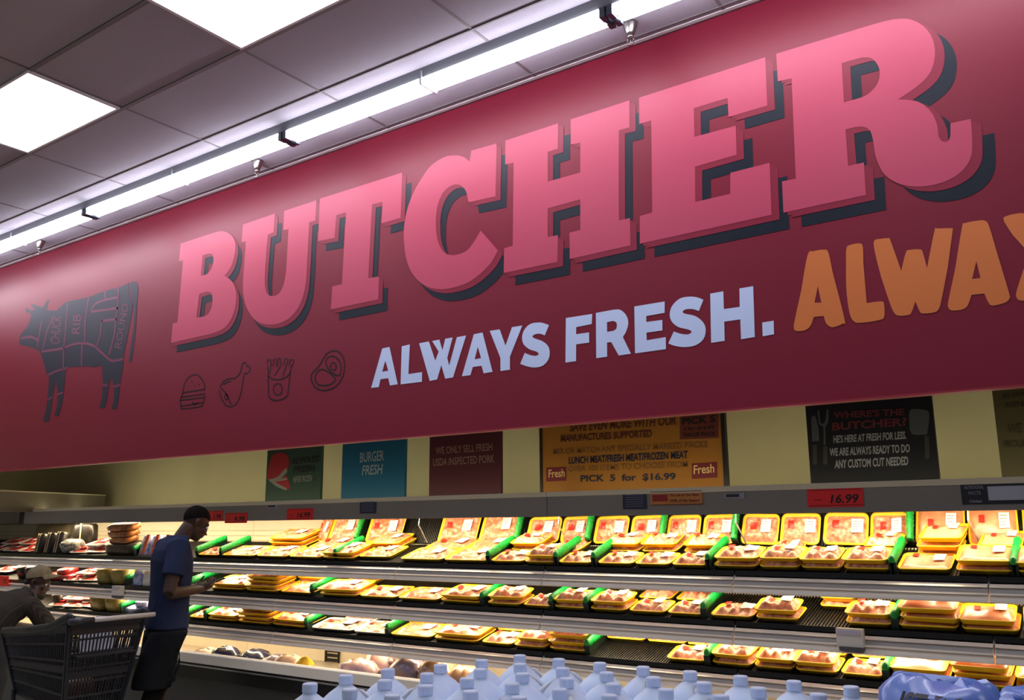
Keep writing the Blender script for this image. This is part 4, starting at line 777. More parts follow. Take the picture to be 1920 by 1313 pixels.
def beef_tray(k, x, s, lift, w, label, yaw=0):
    t = place_tray('r', on(k, x, s, lift), (R(TILT[k]), 0, yaw), w / 0.26, label, (None, G1, G2, G3)[k])
# top shelf
for i, (x, s, l, w) in enumerate([(-10.25, 0, 0, .36), (-9.87, 0.01, 0, .36), (-10.1, .12, .04, .36), (-9.72, .12, .04, .3), (-9.52, 0, 0, .24)]):
    beef_tray(1, x, s, l, w, ['tray of red beef lying lowest at the left edge of the top shelf', 'tray of red beef lying second on the top shelf, left of the black packages', 'tray of red beef heaped on others at the left edge of the top shelf', 'tray of red beef heaped behind, left of the black packages', 'small tray of red beef touching the black packages on the top shelf'][i], .06 * (i - 2))
for i, x in enumerate((-9.29, -9.10, -8.92)):
    P1('black_package', 1, x, 0.0, .135, .10, .20 + .01 * i, blackp, '%s black upright package with cream bands on the top meat shelf' % ORD[i], tilt=-8, band=(stripe, (-.32, .18), .045), lumpy=.5, yaw=-.2)
P1('black_package', 1, -8.80, .20, .36, .10, .235, blackp, 'wide black package standing behind the upright banded ones', tilt=0, band=(stripe, (-.02,), .025), lumpy=.3)
P1('striped_package', 1, -8.66, 0.02, .26, .12, .10, mat('striped_pack', (62, 60, 58), rough=.35, rgb2=(190, 186, 170), scale=34), 'black and white striped package leaning beside the black packages', tilt=30, yaw=.25)
for i, (x, s, l) in enumerate([(-8.45, 0, 0), (-8.20, .02, .0), (-8.34, .08, .045), (-8.18, .10, .05)]):
    beef_tray(1, x, s, l, .30, ['bright red beef tray just right of the striped package', 'bright red beef tray touching the copper package stack', 'bright red beef tray lying on two others beside the copper packages', 'red beef tray tucked up against the copper packages'][i], .22 - .1 * i)
P1('dark_package', 1, -7.78, 0.0, .50, .16, .10, mat('dark_olive_pack', (58, 48, 36), rough=.35, noise=.4, scale=20), 'low dark package under the shiny copper packages')
for i in range(3): P1('copper_package', 1, -7.80 + .012 * i, .02 + .01 * i, .40, .15, .052, copper, 'shiny copper coloured package, %s of the pile on the dark package' % ('lowest', 'middle', 'topmost')[i], lift=.105 + .055 * i, lumpy=.6, yaw=-.1 + .06 * i)
for i, x in enumerate((-7.43, -7.28, -7.13)):
    P1('sausage_package', 1, x, 0.01, .14, .06, .19, bluep, '%s blue and white upright package left of the standing man, top shelf' % ORD[i], tilt=-16, band=(orangep, (.12,), .16), lumpy=.2)
# middle shelf
for i, (x, s, l, w) in enumerate([(-10.1, .08, .02, .4), (-9.76, .14, .05, .36), (-9.95, .22, .08, .4)]):
    beef_tray(2, x, s, l, w, ['red beef tray behind the bright red price card', 'red beef tray right of the bright red price card', 'red beef tray highest above the bright red price card'][i])
for i, x in enumerate((-9.52, -9.36, -9.20)): P1('dark_package', 2, x, .02, .15, .14, .11, blackp, '%s dark package from the left on the middle shelf, behind the cap' % ORD[i], lumpy=.5)
for i, (x, s, l) in enumerate([(-8.88, 0, 0), (-8.66, .01, 0.0), (-8.78, .05, .045)]): P1('red_package', 2, x, s, .22, .16, .05, darkred, 'dark red package, %s of the heap right of the cap' % ('first', 'second', 'topmost')[i], lift=l, lumpy=.9, yaw=.2 - .15 * i)
for i, (x, s, l) in enumerate([(-8.46, 0, 0), (-8.24, .02, .0), (-8.40, .07, .045), (-8.26, .12, .06)]):
    beef_tray(2, x, s, l, .30, ['red and white beef tray right of the dark red heap', 'red and white beef tray touching the olive block', 'red and white beef tray lying on two others, middle shelf', 'red and white beef tray at the back beside the olive block'][i], .25 - .12 * i)
for i, x in enumerate((-7.96, -7.72)): P1('olive_package', 2, x, 0, .225, .17, .125, olive, ('olive block shaped package, middle shelf, beside the red beef', 'olive block shaped package, middle shelf, beside the green divider')[i], lumpy=.25)
for i, (x, m) in enumerate(((-7.42, bluep), (-7.27, whitep), (-7.12, whitep))): P1('upright_package', 2, x, .0, .14, .12, .15, m, ('blue and white package right of the green divider, middle shelf', 'white package between blue one and the standing man, middle shelf', 'white package touching the standing man, middle shelf')[i], tilt=-4, lumpy=.5)
# bottom shelf
for i, (x, s, l) in enumerate([(-9.95, .02, 0), (-9.6, .06, .03)]): beef_tray(3, x, s, l, .38, ('red beef tray at the left edge, behind the stooping man', 'red beef tray behind the collar of the stooping man')[i])
P1('dark_package', 3, -8.82, .04, .14, .14, .10, blackp, 'dark package right of the stooping man, bottom red meat shelf', lumpy=.6)
for i, (x, s, l) in enumerate([(-8.66, 0, 0), (-8.44, .0, 0.0), (-8.56, .07, .045), (-8.34, .10, .05), (-8.26, .03, 0)]):
    beef_tray(3, x, s, l, .32, ['pinkish red beef tray near the stooping man, bottom shelf', 'pinkish red beef tray left of the olive blocks, bottom shelf', 'pinkish red beef tray lying on others near the stooping man', 'pinkish red beef tray behind the others, beside the olive blocks', 'pinkish red beef tray touching the olive blocks, bottom shelf'][i], .3 - .1 * i)
for i, x in enumerate((-8.03, -7.78)): P1('olive_package', 3, x, 0, .225, .20, .135, olive, ('olive block shaped package, bottom shelf, beside the red beef', 'olive block shaped package, bottom shelf, beside the green divider')[i], lumpy=.25)
for i, (x, s, l) in enumerate(((-7.46, 0, 0), (-7.24, .02, 0), (-7.36, .04, .05))): P1('flat_package', 3, x, s, .22, .16, .045, bluep, 'flat blue grey package, %s of three behind the cart handle' % ('first', 'second', 'topmost')[i], lift=l, lumpy=.4)
for k, x, n in ((1, -7.515, 'top'), (2, -7.555, 'middle'), (3, -7.605, 'bottom')):
    t = copy_thing(dp); t.location = on(k, x); t.rotation_euler = (R(TILT[k]), 0, 0); tag(t, 'green divider in the red meat case left of the standing man, %s shelf' % n, 'divider', 'green dividers between the trays')
# crumpled clear film hanging behind
bm = bmesh.new(); rg = random.Random(5)
g = [[bm.verts.new((-10.5 + .085 * i, 5.30 - .03 * (3 - j) + rg.uniform(-.02, .02), CAM_Z - .15 + .07 * j + rg.uniform(-.012, .012))) for i in range(10)] for j in range(4)]
for j in range(3):
    for i in range(9): bm.faces.new((g[j][i], g[j][i + 1], g[j + 1][i + 1], g[j + 1][i]))
t = bm_obj('plastic_sheet', bm, mat('cloudy_film', (206, 188, 152), rough=.35, alpha=.75), smooth=True); tag(t, 'crumpled cloudy plastic sheet behind the red meat at the far left', 'plastic sheet')

# ---- bottom deck: loose poultry and bags
def bag(name, x, y, z, r, m, label, cat, seed, rot=0.0, parts=None, group='loose bags lying in the bottom of the case'):
    rg = random.Random(seed); t = empty(name, (x, y, z), (0, 0, rot))
    bm = bmesh.new(); n = 16; rs = []
    for j, (zf, sc) in enumerate(((0, .72), (.15, .94), (.45, 1.0), (.75, .82), (.93, .5), (1.0, .16))):
        q = ring(bm, (0, 0, r[2] * zf), (r[0] * sc, 0, 0), (0, r[1] * sc, 0), n, 2.3)
        if j:
            for v in q: v.co += Vector((rg.uniform(-1, 1) * r[0], rg.uniform(-1, 1) * r[1], rg.uniform(-1, 1) * r[2])) * .09
        rs.append(q)
    bridge(bm, rs); bm_obj('bag_body', bm, m, t, True)
    # twisted neck of the bag
    bm = bmesh.new(); tube(bm, [(r[0] * .78, 0, r[2] * .5), (r[0] * 1.02, rg.uniform(-.02, .02), r[2] * .6), (r[0] * 1.12, rg.uniform(-.03, .03), r[2] * .52)], [.018, .009, .02], 8); bm_obj('bag_neck', bm, m, t, True)
    return tag(t, label, cat, group)
navyb = mat('navy_bag', (34, 36, 62), rough=.22, noise=.3, scale=18, coat=.4)
turkey = mat('turkey_skin', (214, 176, 166), rough=.3, rgb2=(150, 128, 150), scale=9, coat=.4)
brownb = mat('brown_meat_bag', (122, 96, 84), rough=.3, rgb2=(186, 150, 116), scale=14, coat=.3)
purpleb = mat('purple_bag', (92, 88, 122), rough=.3, rgb2=(150, 120, 104), scale=9, coat=.3)
yellowb = mat('yellow_bag', (240, 190, 20), rough=.35)
tanb = mat('tan_bag', (206, 172, 146), rough=.35, noise=.2, scale=12)
DK = 0.565
for a in [('poultry_bag', -6.33, 4.66, .10, .13, .06, tanb, 'flat tan bag in the case bottom beside the standing man'), ('poultry_bag', -6.07, 4.66, .16, .13, .085, navyb, 'shiny dark navy bag in the case bottom, nearest the standing man'), ('poultry_bag', -5.80, 4.74, .14, .12, .075, navyb, 'shiny dark navy bag in the case bottom, second from the standing man'),
          ('poultry_bag', -5.84, 4.54, .07, .05, .045, yellowb, 'small yellow bag below the dark navy bags'), ('poultry_bag', -5.52, 4.72, .12, .12, .06, purpleb, 'dull purple bag between the navy and tan bags'), ('poultry_bag', -5.32, 4.66, .13, .12, .08, tanb, 'pale tan poultry bag left of the yellow one'),
          ('poultry_bag', -5.09, 4.60, .075, .06, .085, yellowb, 'bright yellow bag in the case bottom under the blue poster'), ('poultry_bag', -4.60, 4.68, .17, .14, .10, turkey, 'whole pale turkey in clear wrap, lying flat'), ('poultry_bag', -4.52, 4.80, .11, .10, .21, turkey, 'whole pinkish turkey propped up on the flat one'),
          ('poultry_bag', -4.18, 4.72, .15, .15, .15, purpleb, 'purple grey bag right of the turkeys'), ('poultry_bag', -3.93, 4.74, .15, .15, .16, brownb, 'brown meat bag right of the purple grey bag'), ('poultry_bag', -3.70, 4.78, .13, .14, .13, brownb, 'brown meat bag behind the first water jugs')]:
    bag(a[0], a[1], a[2], DK, (a[3], a[4], a[5] + .05), a[6], a[7], 'poultry bag', int(-a[1] * 100), rnd.uniform(-.4, .4))
# black vent grille in the back panel of the deck
bm = bmesh.new()
for q in range(6): box(bm, -.075, .075, -.012, 0, .018 + .036 * q, .040 + .036 * q)
box(bm, -.085, -.070, -.014, 0, 0, .24); box(bm, .068, .078, -.014, 0, 0, .24)
t = bm_obj('vent_grille', bm, hole_m); t.location = (-5.58, 5.351, .53); tag(t, 'black slotted vent grille on the case back panel, above the yellow bag', 'vent')

# ================================================================== WATER JUGS
jug_m = mat('bluish_plastic', (206, 221, 246), rough=0.45, spec=0.35)
sb = jug_m.node_tree.nodes['Principled BSDF']; sb.inputs['Subsurface Weight'].default_value = 0.6; sb.inputs['Subsurface Radius'].default_value = (0.05, 0.06, 0.08); sb.inputs['Subsurface Scale'].default_value = 1.0
cap_m = mat('jug_cap', (206, 220, 244), rough=0.4)
def jug_proto():
    t = empty('water_jug')
    bm = bmesh.new()
    prof = [(.066, 0, 6), (.074, .006, 6), (.0755, .03, 6), (.0755, .135, 5), (.0735, .158, 4), (.064, .182, 3), (.047, .203, 2.4), (.027, .219, 2), (.0195, .225, 2), (.0185, .232, 2)]
    bridge(bm, [ring(bm, (0, 0, z), (r, 0, 0), (0, r, 0), 28, p) for r, z, p in prof])
    # handle loop from shoulder to side
    tube(bm, [(.018, .018, .206), (.034, .034, .200), (.050, .050, .182), (.056, .056, .150), (.050, .050, .118)], [.009, .011, .0115, .011, .009], 10)
    for zz in (.05, .085, .12):
        pass
    bm_obj('jug_body', bm, jug_m, t, True)
    bm = bmesh.new(); lathe(bm, [(.0205, .228), (.0215, .231), (.0215, .250), (.0195, .253), (.001, .253)], n=24); bm_obj('jug_cap', bm, cap_m, t)
    return t
jp = jug_proto(); jfirst = True
JZ = CAM_Z - .43 - .253
rows = [(2.605, -1.80, 8), (2.447, -1.845, 8), (2.289, -1.89, 8), (2.131, -1.975, 8), (1.973, -2.00, 7), (1.815, -1.98, 5)]
for r_, (y, x0, n) in enumerate(rows):
    for i in range(n):
        t = jp if jfirst else copy_thing(jp); jfirst = False
        t.location = (x0 + .158 * i + rnd.uniform(-.002, .002), y + rnd.uniform(-.002, .002), JZ)
        t.rotation_euler = (0, 0, R(90) * rnd.choice((0, 1, 2, 3)))
        rw = ('back row', 'second row from the back', 'third row from the back', 'fourth row from the back', 'fifth row from the back', 'front row')[r_]
        tag(t, 'bluish water jug, %s from left in %s of the pallet' % (ORD[i], rw), 'water jug', 'water jugs packed on the pallet')
bm = bmesh.new(); box(bm, -2.12, -.60, 1.70, 2.70, .14, JZ - .002)
for x in (-2.1, -1.4, -.7):
    box(bm, x, x + .12, 1.72, 2.68, 0, .14)
t = bm_obj('display_stand', bm, mat('grey_stand', (120, 124, 130), rough=.6), bevel=.006); tag(t, 'grey pallet stand carrying the packed water jugs', 'stand')
# blue bags right of the jugs
blueb = mat('blue_bag', (70, 100, 190), rough=.3, rgb2=(110, 140, 214), scale=6, coat=.3)
blackink = mat('bag_ink', (16, 16, 30), rough=.5)
def blue_bag(x, y, z, s, label, txt, seed, red=True):
    rg = random.Random(seed); t = empty('blue_bag', (x, y, z))
    bm = bmesh.new(); rs = []
    prof = ((0, .9, .9), (.1, 1, 1), (.55, 1, 1), (.76, 1.0, .97), (.87, .97, .80), (.94, .88, .48), (.98, .72, .22), (1.0, .58, .10))
    for zf, sx, sy in prof:
        q = ring(bm, (0, 0, .34 * zf * s), (.135 * sx * s, 0, 0), (0, .10 * sy * s, 0), 26, 2.6)
        for i, v in enumerate(q):
            if zf > .6: v.co.z += rg.uniform(-1, 1) * .012
        rs.append(q)
    bridge(bm, rs); b = bm_obj('bag_body', bm, blueb, t, True)
    # gathered crest: two rounded folds beside a tied middle
    bm = bmesh.new()
    for i, (a, hh, rr) in enumerate(((-.062, .030, .030), (-.030, .042, .026), (.002, .034, .020), (.040, .040, .028), (.070, .022, .024))):
        hh *= .45
        tube(bm, [(a * s, .004 * (i % 2), .31 * s), (a * 1.06 * s, rg.uniform(-.01, .01), (.322 + hh * .55) * s), (a * 1.12 * s, rg.uniform(-.012, .012), (.322 + hh) * s)], [(rr, .02), (rr * .85, .014), (rr * .35, .006)], 12)
    bm_obj('gathered_top', bm, blueb, t, True)
    yf = -.083 * s
    bm = bmesh.new()
    text_into(bm, txt, [(-.078 * s, .274 * s), (.088 * s, .268 * s), (-.066 * s, .314 * s)], 0, .03)
    def front(x, z):
        zf = z / (.34 * s)
        for (z0, a0, b0), (z1, a1, b1) in zip(prof, prof[1:]):
            if z0 <= zf <= z1:
                k = (zf - z0) / (z1 - z0); hx, hy = .135 * s * (a0 + (a1 - a0) * k), .10 * s * (b0 + (b1 - b0) * k)
                return -hy * max(0, 1 - (abs(x) / hx) ** 2.6) ** (1 / 2.6)
    for v in bm.verts: v.co.y = front(v.co.x, v.co.z) - .012
    bm_obj('lettering', bm, blackink, t)
    if red:
        bm = bmesh.new(); vs = []
        for z0 in (.205, .238): vs.append([bm.verts.new((xx * s, front(xx * s, z0 * s) - .006, z0 * s)) for xx in (-.045, -.015, .015, .045)])
        for i in range(3): bm.faces.new((vs[0][i], vs[0][i + 1], vs[1][i + 1], vs[1][i]))
        bm_obj('red_mark', bm, mat('bag_red', (190, 50, 70), rough=.4), t)
    return tag(t, label, 'bag', 'blue plastic bags beside the jugs')
blue_bag(-.415, 2.30, .938, 1.0, 'blue plastic bag with black lettering, right of the jugs', 'IST DOU', 1)
blue_bag(-.20, 2.32, .938, .95, 'blue plastic bag cut by the bottom right corner of the photo', 'ICE', 4, False)
bm = bmesh.new(); box(bm, -.575, .05, 2.15, 2.46, .0, .936); t = bm_obj('bag_stand', bm, mat('grey_stand', (120, 124, 130)), bevel=.006); tag(t, 'grey stand under the blue plastic bags', 'stand')
for ps in PROTO.values():
    for p in ps:
        if p.name not in USED:
            for c in list(p.children_recursive): bpy.data.objects.remove(c)
            bpy.data.objects.remove(p)

# ================================================================== PEOPLE
skin_d = mat('dark_brown_skin', (58, 38, 30), rough=.5, spec=.3, noise=.12, scale=9)
hair_m = mat('short_black_hair', (20, 15, 13), rough=.95, spec=.08, bump=.5, scale=260)
blue_shirt = mat('navy_blue_shirt', (38, 45, 70), rough=.9, noise=.12, scale=7, spec=.08)
shorts_m = mat('black_shorts', (15, 17, 22), rough=.85, noise=.2, scale=6, spec=.1)
legg_m = mat('black_leggings', (10, 10, 12), rough=.85, spec=.1)
shoe_m = mat('dark_shoe', (30, 30, 34), rough=.6); sole_m = mat('shoe_sole', (190, 190, 190), rough=.6)
eye_m = mat('eye_white', (214, 206, 196), rough=.2); iris_m = mat('dark_iris', (24, 14, 10), rough=.15)
class Frame:
    """local body frame: f forward, r to the person's right, z up"""
    def __init__(s, x, y, deg): s.b = Vector((x, y, 0)); s.F = Vector((math.cos(R(deg)), math.sin(R(deg)), 0)); s.Rr = Vector((math.sin(R(deg)), -math.cos(R(deg)), 0)); s.deg = deg
    def __call__(s, f, r, z): return s.F * f + s.Rr * r + Vector((0, 0, z))
def oval_loft(bm, fr, rows, n=24):
    """rows of (f, r, z, half depth, half width)"""
    bridge(bm, [ring(bm, fr(f, r, z), fr.F * a, fr.Rr * b, n, 2.2) for f, r, z, a, b in rows])
def head_volume(bm, c, fd, up, s=1.0):
    """head with face; c = centre between the ears, fd = facing direction, up = crown direction"""
    fd = Vector(fd).normalized(); up = Vector(up); up = (up - fd * up.dot(fd)).normalized(); sd = fd.cross(up)
    M = lambda f, r, u: Vector(c) + (fd * f + sd * r + up * u) * s
    def egg(f, r, u, a, b, h, n=14, m=10):
        rings = []
        for j in range(1, m):
            t = math.pi * j / m
            rings.append(ring(bm, M(f, r, u - math.cos(t) * h), fd * (math.sin(t) * a * s), sd * (math.sin(t) * b * s), n))
        bridge(bm, rings)
    egg(-.012, 0, .035, .098, .076, .092, 18, 12)            # cranium
    egg(.028, 0, -.045, .070, .060, .080)                    # face
    egg(.058, 0, -.098, .030, .036, .026)                    # chin
    egg(.076, 0, .022, .022, .052, .014)                     # brow
    tube(bm, [M(.086, 0, .008), M(.100, 0, -.018), M(.112, 0, -.036), M(.092, 0, -.046)], [.010 * s, .012 * s, .016 * s, .010 * s], 10)
    for q in (-1, 1):
        egg(.098, .013 * q, -.038, .011, .010, .009, 8, 6)   # nostril wings
        egg(.070, .034 * q, -.028, .026, .024, .024)         # cheek
        tube(bm, [M(-.008, .074 * q, .022), M(-.018, .088 * q, .018), M(-.022, .090 * q, -.006), M(-.010, .082 * q, -.034), M(-.002, .074 * q, -.036)], [.008 * s, .010 * s, .010 * s, .009 * s, .006 * s], 8)
    tube(bm, [M(.082, -.024, -.066), M(.098, 0, -.062), M(.082, .024, -.066)], [.006 * s, .009 * s, .006 * s], 8)   # lips
    tube(bm, [M(.080, -.020, -.076), M(.094, 0, -.077), M(.080, .020, -.076)], [.006 * s, .0095 * s, .006 * s], 8)
    return M
def eyes(M, parent, s=1.0):
    for q in (-1, 1):
        bm = bmesh.new(); ball(bm, M(.0845, .031 * q, .000), .0115 * s, 10, 8); e = bm_obj('eye', bm, eye_m, parent, True)
        bm = bmesh.new(); ball(bm, M(.0925, .031 * q, -.003), .0055 * s, 8, 6); bm_obj('iris', bm, iris_m, e, True)
def hand(bm, wrist, d, palm_n, side, curl=0.6, s=1.0, spread=.1):
    """palm and five fingers; d = direction of the hand, palm_n = way the palm faces, side = +1 thumb on the d x palm_n side"""
    d = Vector(d).normalized(); pn = Vector(palm_n); pn = (pn - d * pn.dot(d)).normalized(); sd = d.cross(pn) * side
    W = Vector(wrist)
    tube(bm, [W - d * .02, W + d * .03 * s, W + d * .07 * s, W + d * .092 * s], [(.026 * s, .019 * s), (.036 * s, .017 * s), (.041 * s, .0155 * s), (.038 * s, .012 * s)], 12, True, pn)
    for k, (off, L) in enumerate(((.030, .074), (.010, .083), (-.010, .077), (-.029, .060))):
        p = W + d * .084 * s + sd * off * s; pts = [p]; a = 0.15
        dd = (d + sd * spread * (1 - k * .66)).normalized()
        for seg in (.46, .30, .24):
            a += curl * (1.0 + .12 * k) * (.75 if seg == .46 else 1.0)
            p = p + (dd * math.cos(a) + pn * math.sin(a)) * L * seg * s; pts.append(p)
        tube(bm, pts, [.0092 * s, .0086 * s, .0080 * s, .0066 * s], 8)
    p = W + d * .022 * s + sd * .030 * s
    tube(bm, [p, p + (d * .7 + sd * .75 + pn * .25).normalized() * .040 * s, p + (d * .95 + sd * .75 + pn * .5).normalized() * .066 * s, p + (d * 1.1 + sd * .45 + pn * .8).normalized() * .088 * s], [.0135 * s, .0112 * s, .0098 * s, .0075 * s], 8)

# ---- standing man in the navy shirt
fr = Frame(-5.91, 4.01, 70)
man = empty('person', fr.b)
tag(man, 'standing man in navy T-shirt and black shorts, looking down at his hands', 'person')
bm = bmesh.new()
for q, fo in ((1, -.07), (-1, .03)):
    r = .10 * q
    tube(bm, [fr(-.01, r * .9, .98), fr(-.03 + fo * .3, r, .72), fr(-.03 + fo * .8, r * 1.02, .51), fr(-.055 + fo, r, .36), fr(-.05 + fo, r, .20), fr(-.045 + fo, r, .09)], [.088, .078, .056, .056, .043, .040], 14)
    tube(bm, [fr(-.085 + fo, r, .055), fr(-.01 + fo, r * 1.05, .05), fr(.09 + fo, r * 1.15, .035), fr(.14 + fo, r * 1.15, .03)], [.042, .042, .040, .026], 10)
oval_loft(bm, fr, [(-.01, 0, .90, .10, .15), (-.005, 0, 1.0, .105, .155), (0, 0, 1.12, .10, .145), (-.005, 0, 1.28, .115, .165), (-.01, 0, 1.42, .115, .18), (0, 0, 1.50, .085, .15), (.025, 0, 1.56, .06, .075)])
tube(bm, [fr(.02, 0, 1.50), fr(.06, 0, 1.58), fr(.105, 0, 1.65)], [.064, .058, .056], 14)
hf = (fr.F * .90 + Vector((0, 0, -.46))).normalized()
HM = head_volume(bm, fr(.150, 0, 1.672), hf, (0, 0, 1), 1.0)
wr = {}
for q in (1, -1):
    sh, el, wrist = fr(-.01, .185 * q, 1.495), fr(-.075 if q > 0 else -.03, .255 * q, 1.175), fr(.19, .115 * q, 1.190)
    tube(bm, [fr(-.0, .13 * q, 1.50), sh, sh.lerp(el, .35), sh.lerp(el, .8), el], [.058, .062, .054, .046, .044], 12)
    tube(bm, [el, el.lerp(wrist, .25), el.lerp(wrist, .65), wrist], [.044, .045, .036, (.029, .025)], 12)
    d = (fr(.34, .045 * q, 1.215) - wrist)
    hand(bm, wrist, d, fr(0, -.65 * q, 1) if q > 0 else fr(0, .65, 1), 1 if q > 0 else -1, .52)
    wr[q] = (wrist, d)
body = remesh('body', bm, skin_d, man, .0065, 4)
eyes(HM, man)
# close-cropped hair: a thin shell over the crown, running down to the nape
bm = bmesh.new()
fd = hf; up = Vector((0, 0, 1)); up = (up - fd * up.dot(fd)).normalized(); sd = fd.cross(up)
rs = []
for j in range(0, 9):
    row = []
    for i in range(28):
        a = 2 * math.pi * i / 28; ca = math.cos(a)
        tmax = 78 if ca > .3 else (78 + (.3 - ca) / 1.3 * 50)          # lower at the back than over the forehead
        t = R(6 + (tmax - 6) * j / 8)
        row.append(bm.verts.new(HM(-.012, 0, .035) + fd * ca * math.sin(t) * .1008 + sd * math.sin(a) * math.sin(t) * .0788 + up * math.cos(t) * .0945))
    rs.append(row)
bridge(bm, rs, False); bm.faces.new(list(reversed(rs[0])))
bm_obj('hair', bm, hair_m, man, True)
# T-shirt with short sleeves
bm = bmesh.new()
oval_loft(bm, fr, [(-.01, 0, .915, .148, .190), (-.01, 0, .96, .146, .190), (-.008, 0, 1.06, .138, .182), (-.004, 0, 1.18, .136, .186), (-.002, 0, 1.30, .142, .200), (-.006, 0, 1.40, .144, .208), (-.008, 0, 1.475, .128, .200), (.0, 0, 1.53, .100, .160), (.022, 0, 1.565, .079, .098), (.030, 0, 1.582, .072, .082)])
for q in (1, -1):
    sh = fr(-.01, .185 * q, 1.495); el = fr(-.075 if q > 0 else -.03, .255 * q, 1.175); e2 = sh.lerp(el, .62)
    tube(bm, [fr(0, .10 * q, 1.48), sh, sh.lerp(el, .3), e2], [.085, .083, .078, .080], 16)
for q in range(5):
    tube(bm, [fr(-.12, -.1 + .05 * q, .95 + .02 * q), fr(-.132, .0 + .02 * q, 1.05), fr(-.10, .12, 1.12 + .03 * q)], [.004, .014, .004], 6)
remesh('t_shirt', bm, blue_shirt, man, .008, 5)
# shorts: wide loose legs
bm = bmesh.new()
oval_loft(bm, fr, [(-.01, 0, .86, .140, .188), (-.008, 0, .94, .136, .180), (-.006, 0, .985, .128, .172)])
for q, fo in ((1, -.06), (-1, .025)):
    oval_loft(bm, fr, [(-.055 + fo, .115 * q, .525, .135, .122), (-.05 + fo, .112 * q, .60, .133, .120), (-.035 + fo * .6, .105 * q, .76, .132, .112), (-.012, .095 * q, .90, .130, .102)])
    for k in range(3): tube(bm, [fr(-.10 + .07 * k + fo, .225 * q, .54), fr(-.08 + .06 * k, .215 * q, .68), fr(-.06 + .05 * k, .19 * q, .82)], [.012, .010, .004], 6)
remesh('shorts', bm, shorts_m, man, .008, 4)
for q, fo in ((1, -.07), (-1, .03)):
    r = .10 * q
    bm = bmesh.new(); tube(bm, [fr(-.03 + fo * .8, r * 1.02, .58), fr(-.03 + fo * .8, r * 1.02, .51), fr(-.055 + fo, r, .36), fr(-.05 + fo, r, .20), fr(-.045 + fo, r, .10)], [.072, .070, .070, .058, .053], 16); bm_obj('legging', bm, legg_m, man, True)
    bm = bmesh.new(); rs = []
    for f, hw, h in ((-.10, .030, .075), (-.07, .041, .105), (-.02, .043, .110), (.04, .046, .085), (.10, .049, .066), (.15, .044, .052), (.175, .026, .036)):
        rs.append(ring(bm, fr(f + fo, r * 1.12, .012 + h / 2), fr.Rr * hw, Vector((0, 0, h / 2)), 16, 3))
    bridge(bm, rs); sh_ = bm_obj('shoe', bm, shoe_m, man, True)
    bm = bmesh.new(); bridge(bm, [[bm.verts.new(fr(f + fo, r * 1.12 + w_, z)) for f, w_ in [(-.112, 0), (-.09, .036), (-.02, .045), (.08, .052), (.15, .046), (.188, 0), (.15, -.046), (.08, -.052), (-.02, -.045), (-.09, -.036)]] for z in (0, .02)]); bm_obj('shoe_sole', bm, sole_m, sh_)
# what he is looking at: a phone held between both hands
bm = bmesh.new(); box(bm, -.036, .036, -.074, .074, -.0045, .0045)
ph = bm_obj('mobile_phone', bm, mat('phone_black', (14, 14, 16), rough=.2), bevel=.003)
zax = (Vector((0, 0, 1)) - fr.F * .35).normalized(); yax = (fr.F - zax * fr.F.dot(zax)).normalized(); xax = yax.cross(zax)
pc = fr.b + fr(.318, .0, 1.232)
ph.matrix_world = Matrix(((xax.x, yax.x, zax.x, pc.x), (xax.y, yax.y, zax.y, pc.y), (xax.z, yax.z, zax.z, pc.z), (0, 0, 0, 1)))
tag(ph, 'dark flat phone held in both hands by the standing man', 'phone')
bm = bmesh.new(); box(bm, -.032, .032, -.068, .068, .0046, .0050); bm_obj('screen', bm, mat('phone_screen', (34, 38, 46), rough=.1), ph)

# ---- older man in a cap, stooping over the case
skin2 = mat('brown_skin', (70, 44, 37), rough=.5, noise=.15, scale=9)
def striped(name, a, b_, scale):
    m = mat(name, a, rough=.9, spec=.1); nt = m.node_tree; p = nt.nodes['Principled BSDF']
    tc = nt.nodes.new('ShaderNodeTexCoord'); w = nt.nodes.new('ShaderNodeTexWave'); w.bands_direction = 'X'; w.inputs['Scale'].default_value = scale; w.inputs['Distortion'].default_value = .6; w.inputs['Detail'].default_value = 1
    r = nt.nodes.new('ShaderNodeValToRGB'); r.color_ramp.elements[0].position = .45; r.color_ramp.elements[0].color = srgb(*a); r.color_ramp.elements[1].position = .62; r.color_ramp.elements[1].color = srgb(*b_)
    nt.links.new(tc.outputs['Object'], w.inputs['Vector']); nt.links.new(w.outputs['Fac'], r.inputs['Fac']); nt.links.new(r.outputs['Color'], p.inputs['Base Color'])
    return m
shirt2 = striped('grey_striped_shirt', (44, 41, 38), (58, 52, 47), 22)
cap_c = mat('khaki_cap', (112, 98, 72), rough=.85, noise=.12, scale=30)
trous = mat('dark_trousers', (38, 38, 42), rough=.85)
beard_m = mat('dark_beard', (34, 28, 26), rough=.9, bump=.4, scale=220)
fo_ = Frame(-7.78, 3.64, 100)
old = empty('person', fo_.b); old.scale = (.94, .94, .94)
tag(old, 'stooping man in khaki cap and grey striped shirt, seen from behind', 'person')
g = fo_
bm = bmesh.new()
for q in (1, -1):
    tube(bm, [g(-.02, .11 * q, .86), g(.03, .12 * q, .48), g(-.02, .12 * q, .10)], [.095, .062, .045], 12)
    tube(bm, [g(-.07, .12 * q, .05), g(.05, .125 * q, .045), g(.16, .13 * q, .03)], [.042, .043, .028], 10)
T = [(-.04, 0, .84, .13, .18), (.0, 0, .92, .125, .175), (.09, 0, 1.03, .13, .185), (.18, 0, 1.10, .125, .20)]
tube(bm, [g(-.02, 0, .80), g(.02, 0, .93), g(.12, 0, 1.03), g(.24, 0, 1.10), g(.30, 0, 1.13)], [(.17, .13), (.17, .13), (.18, .125), (.18, .11), (.10, .09)], 18, True, (0, 0, 1))
tube(bm, [g(.26, .03, 1.08), g(.33, .04, 1.15), g(.37, .05, 1.21)], [.068, .060, .058], 12)
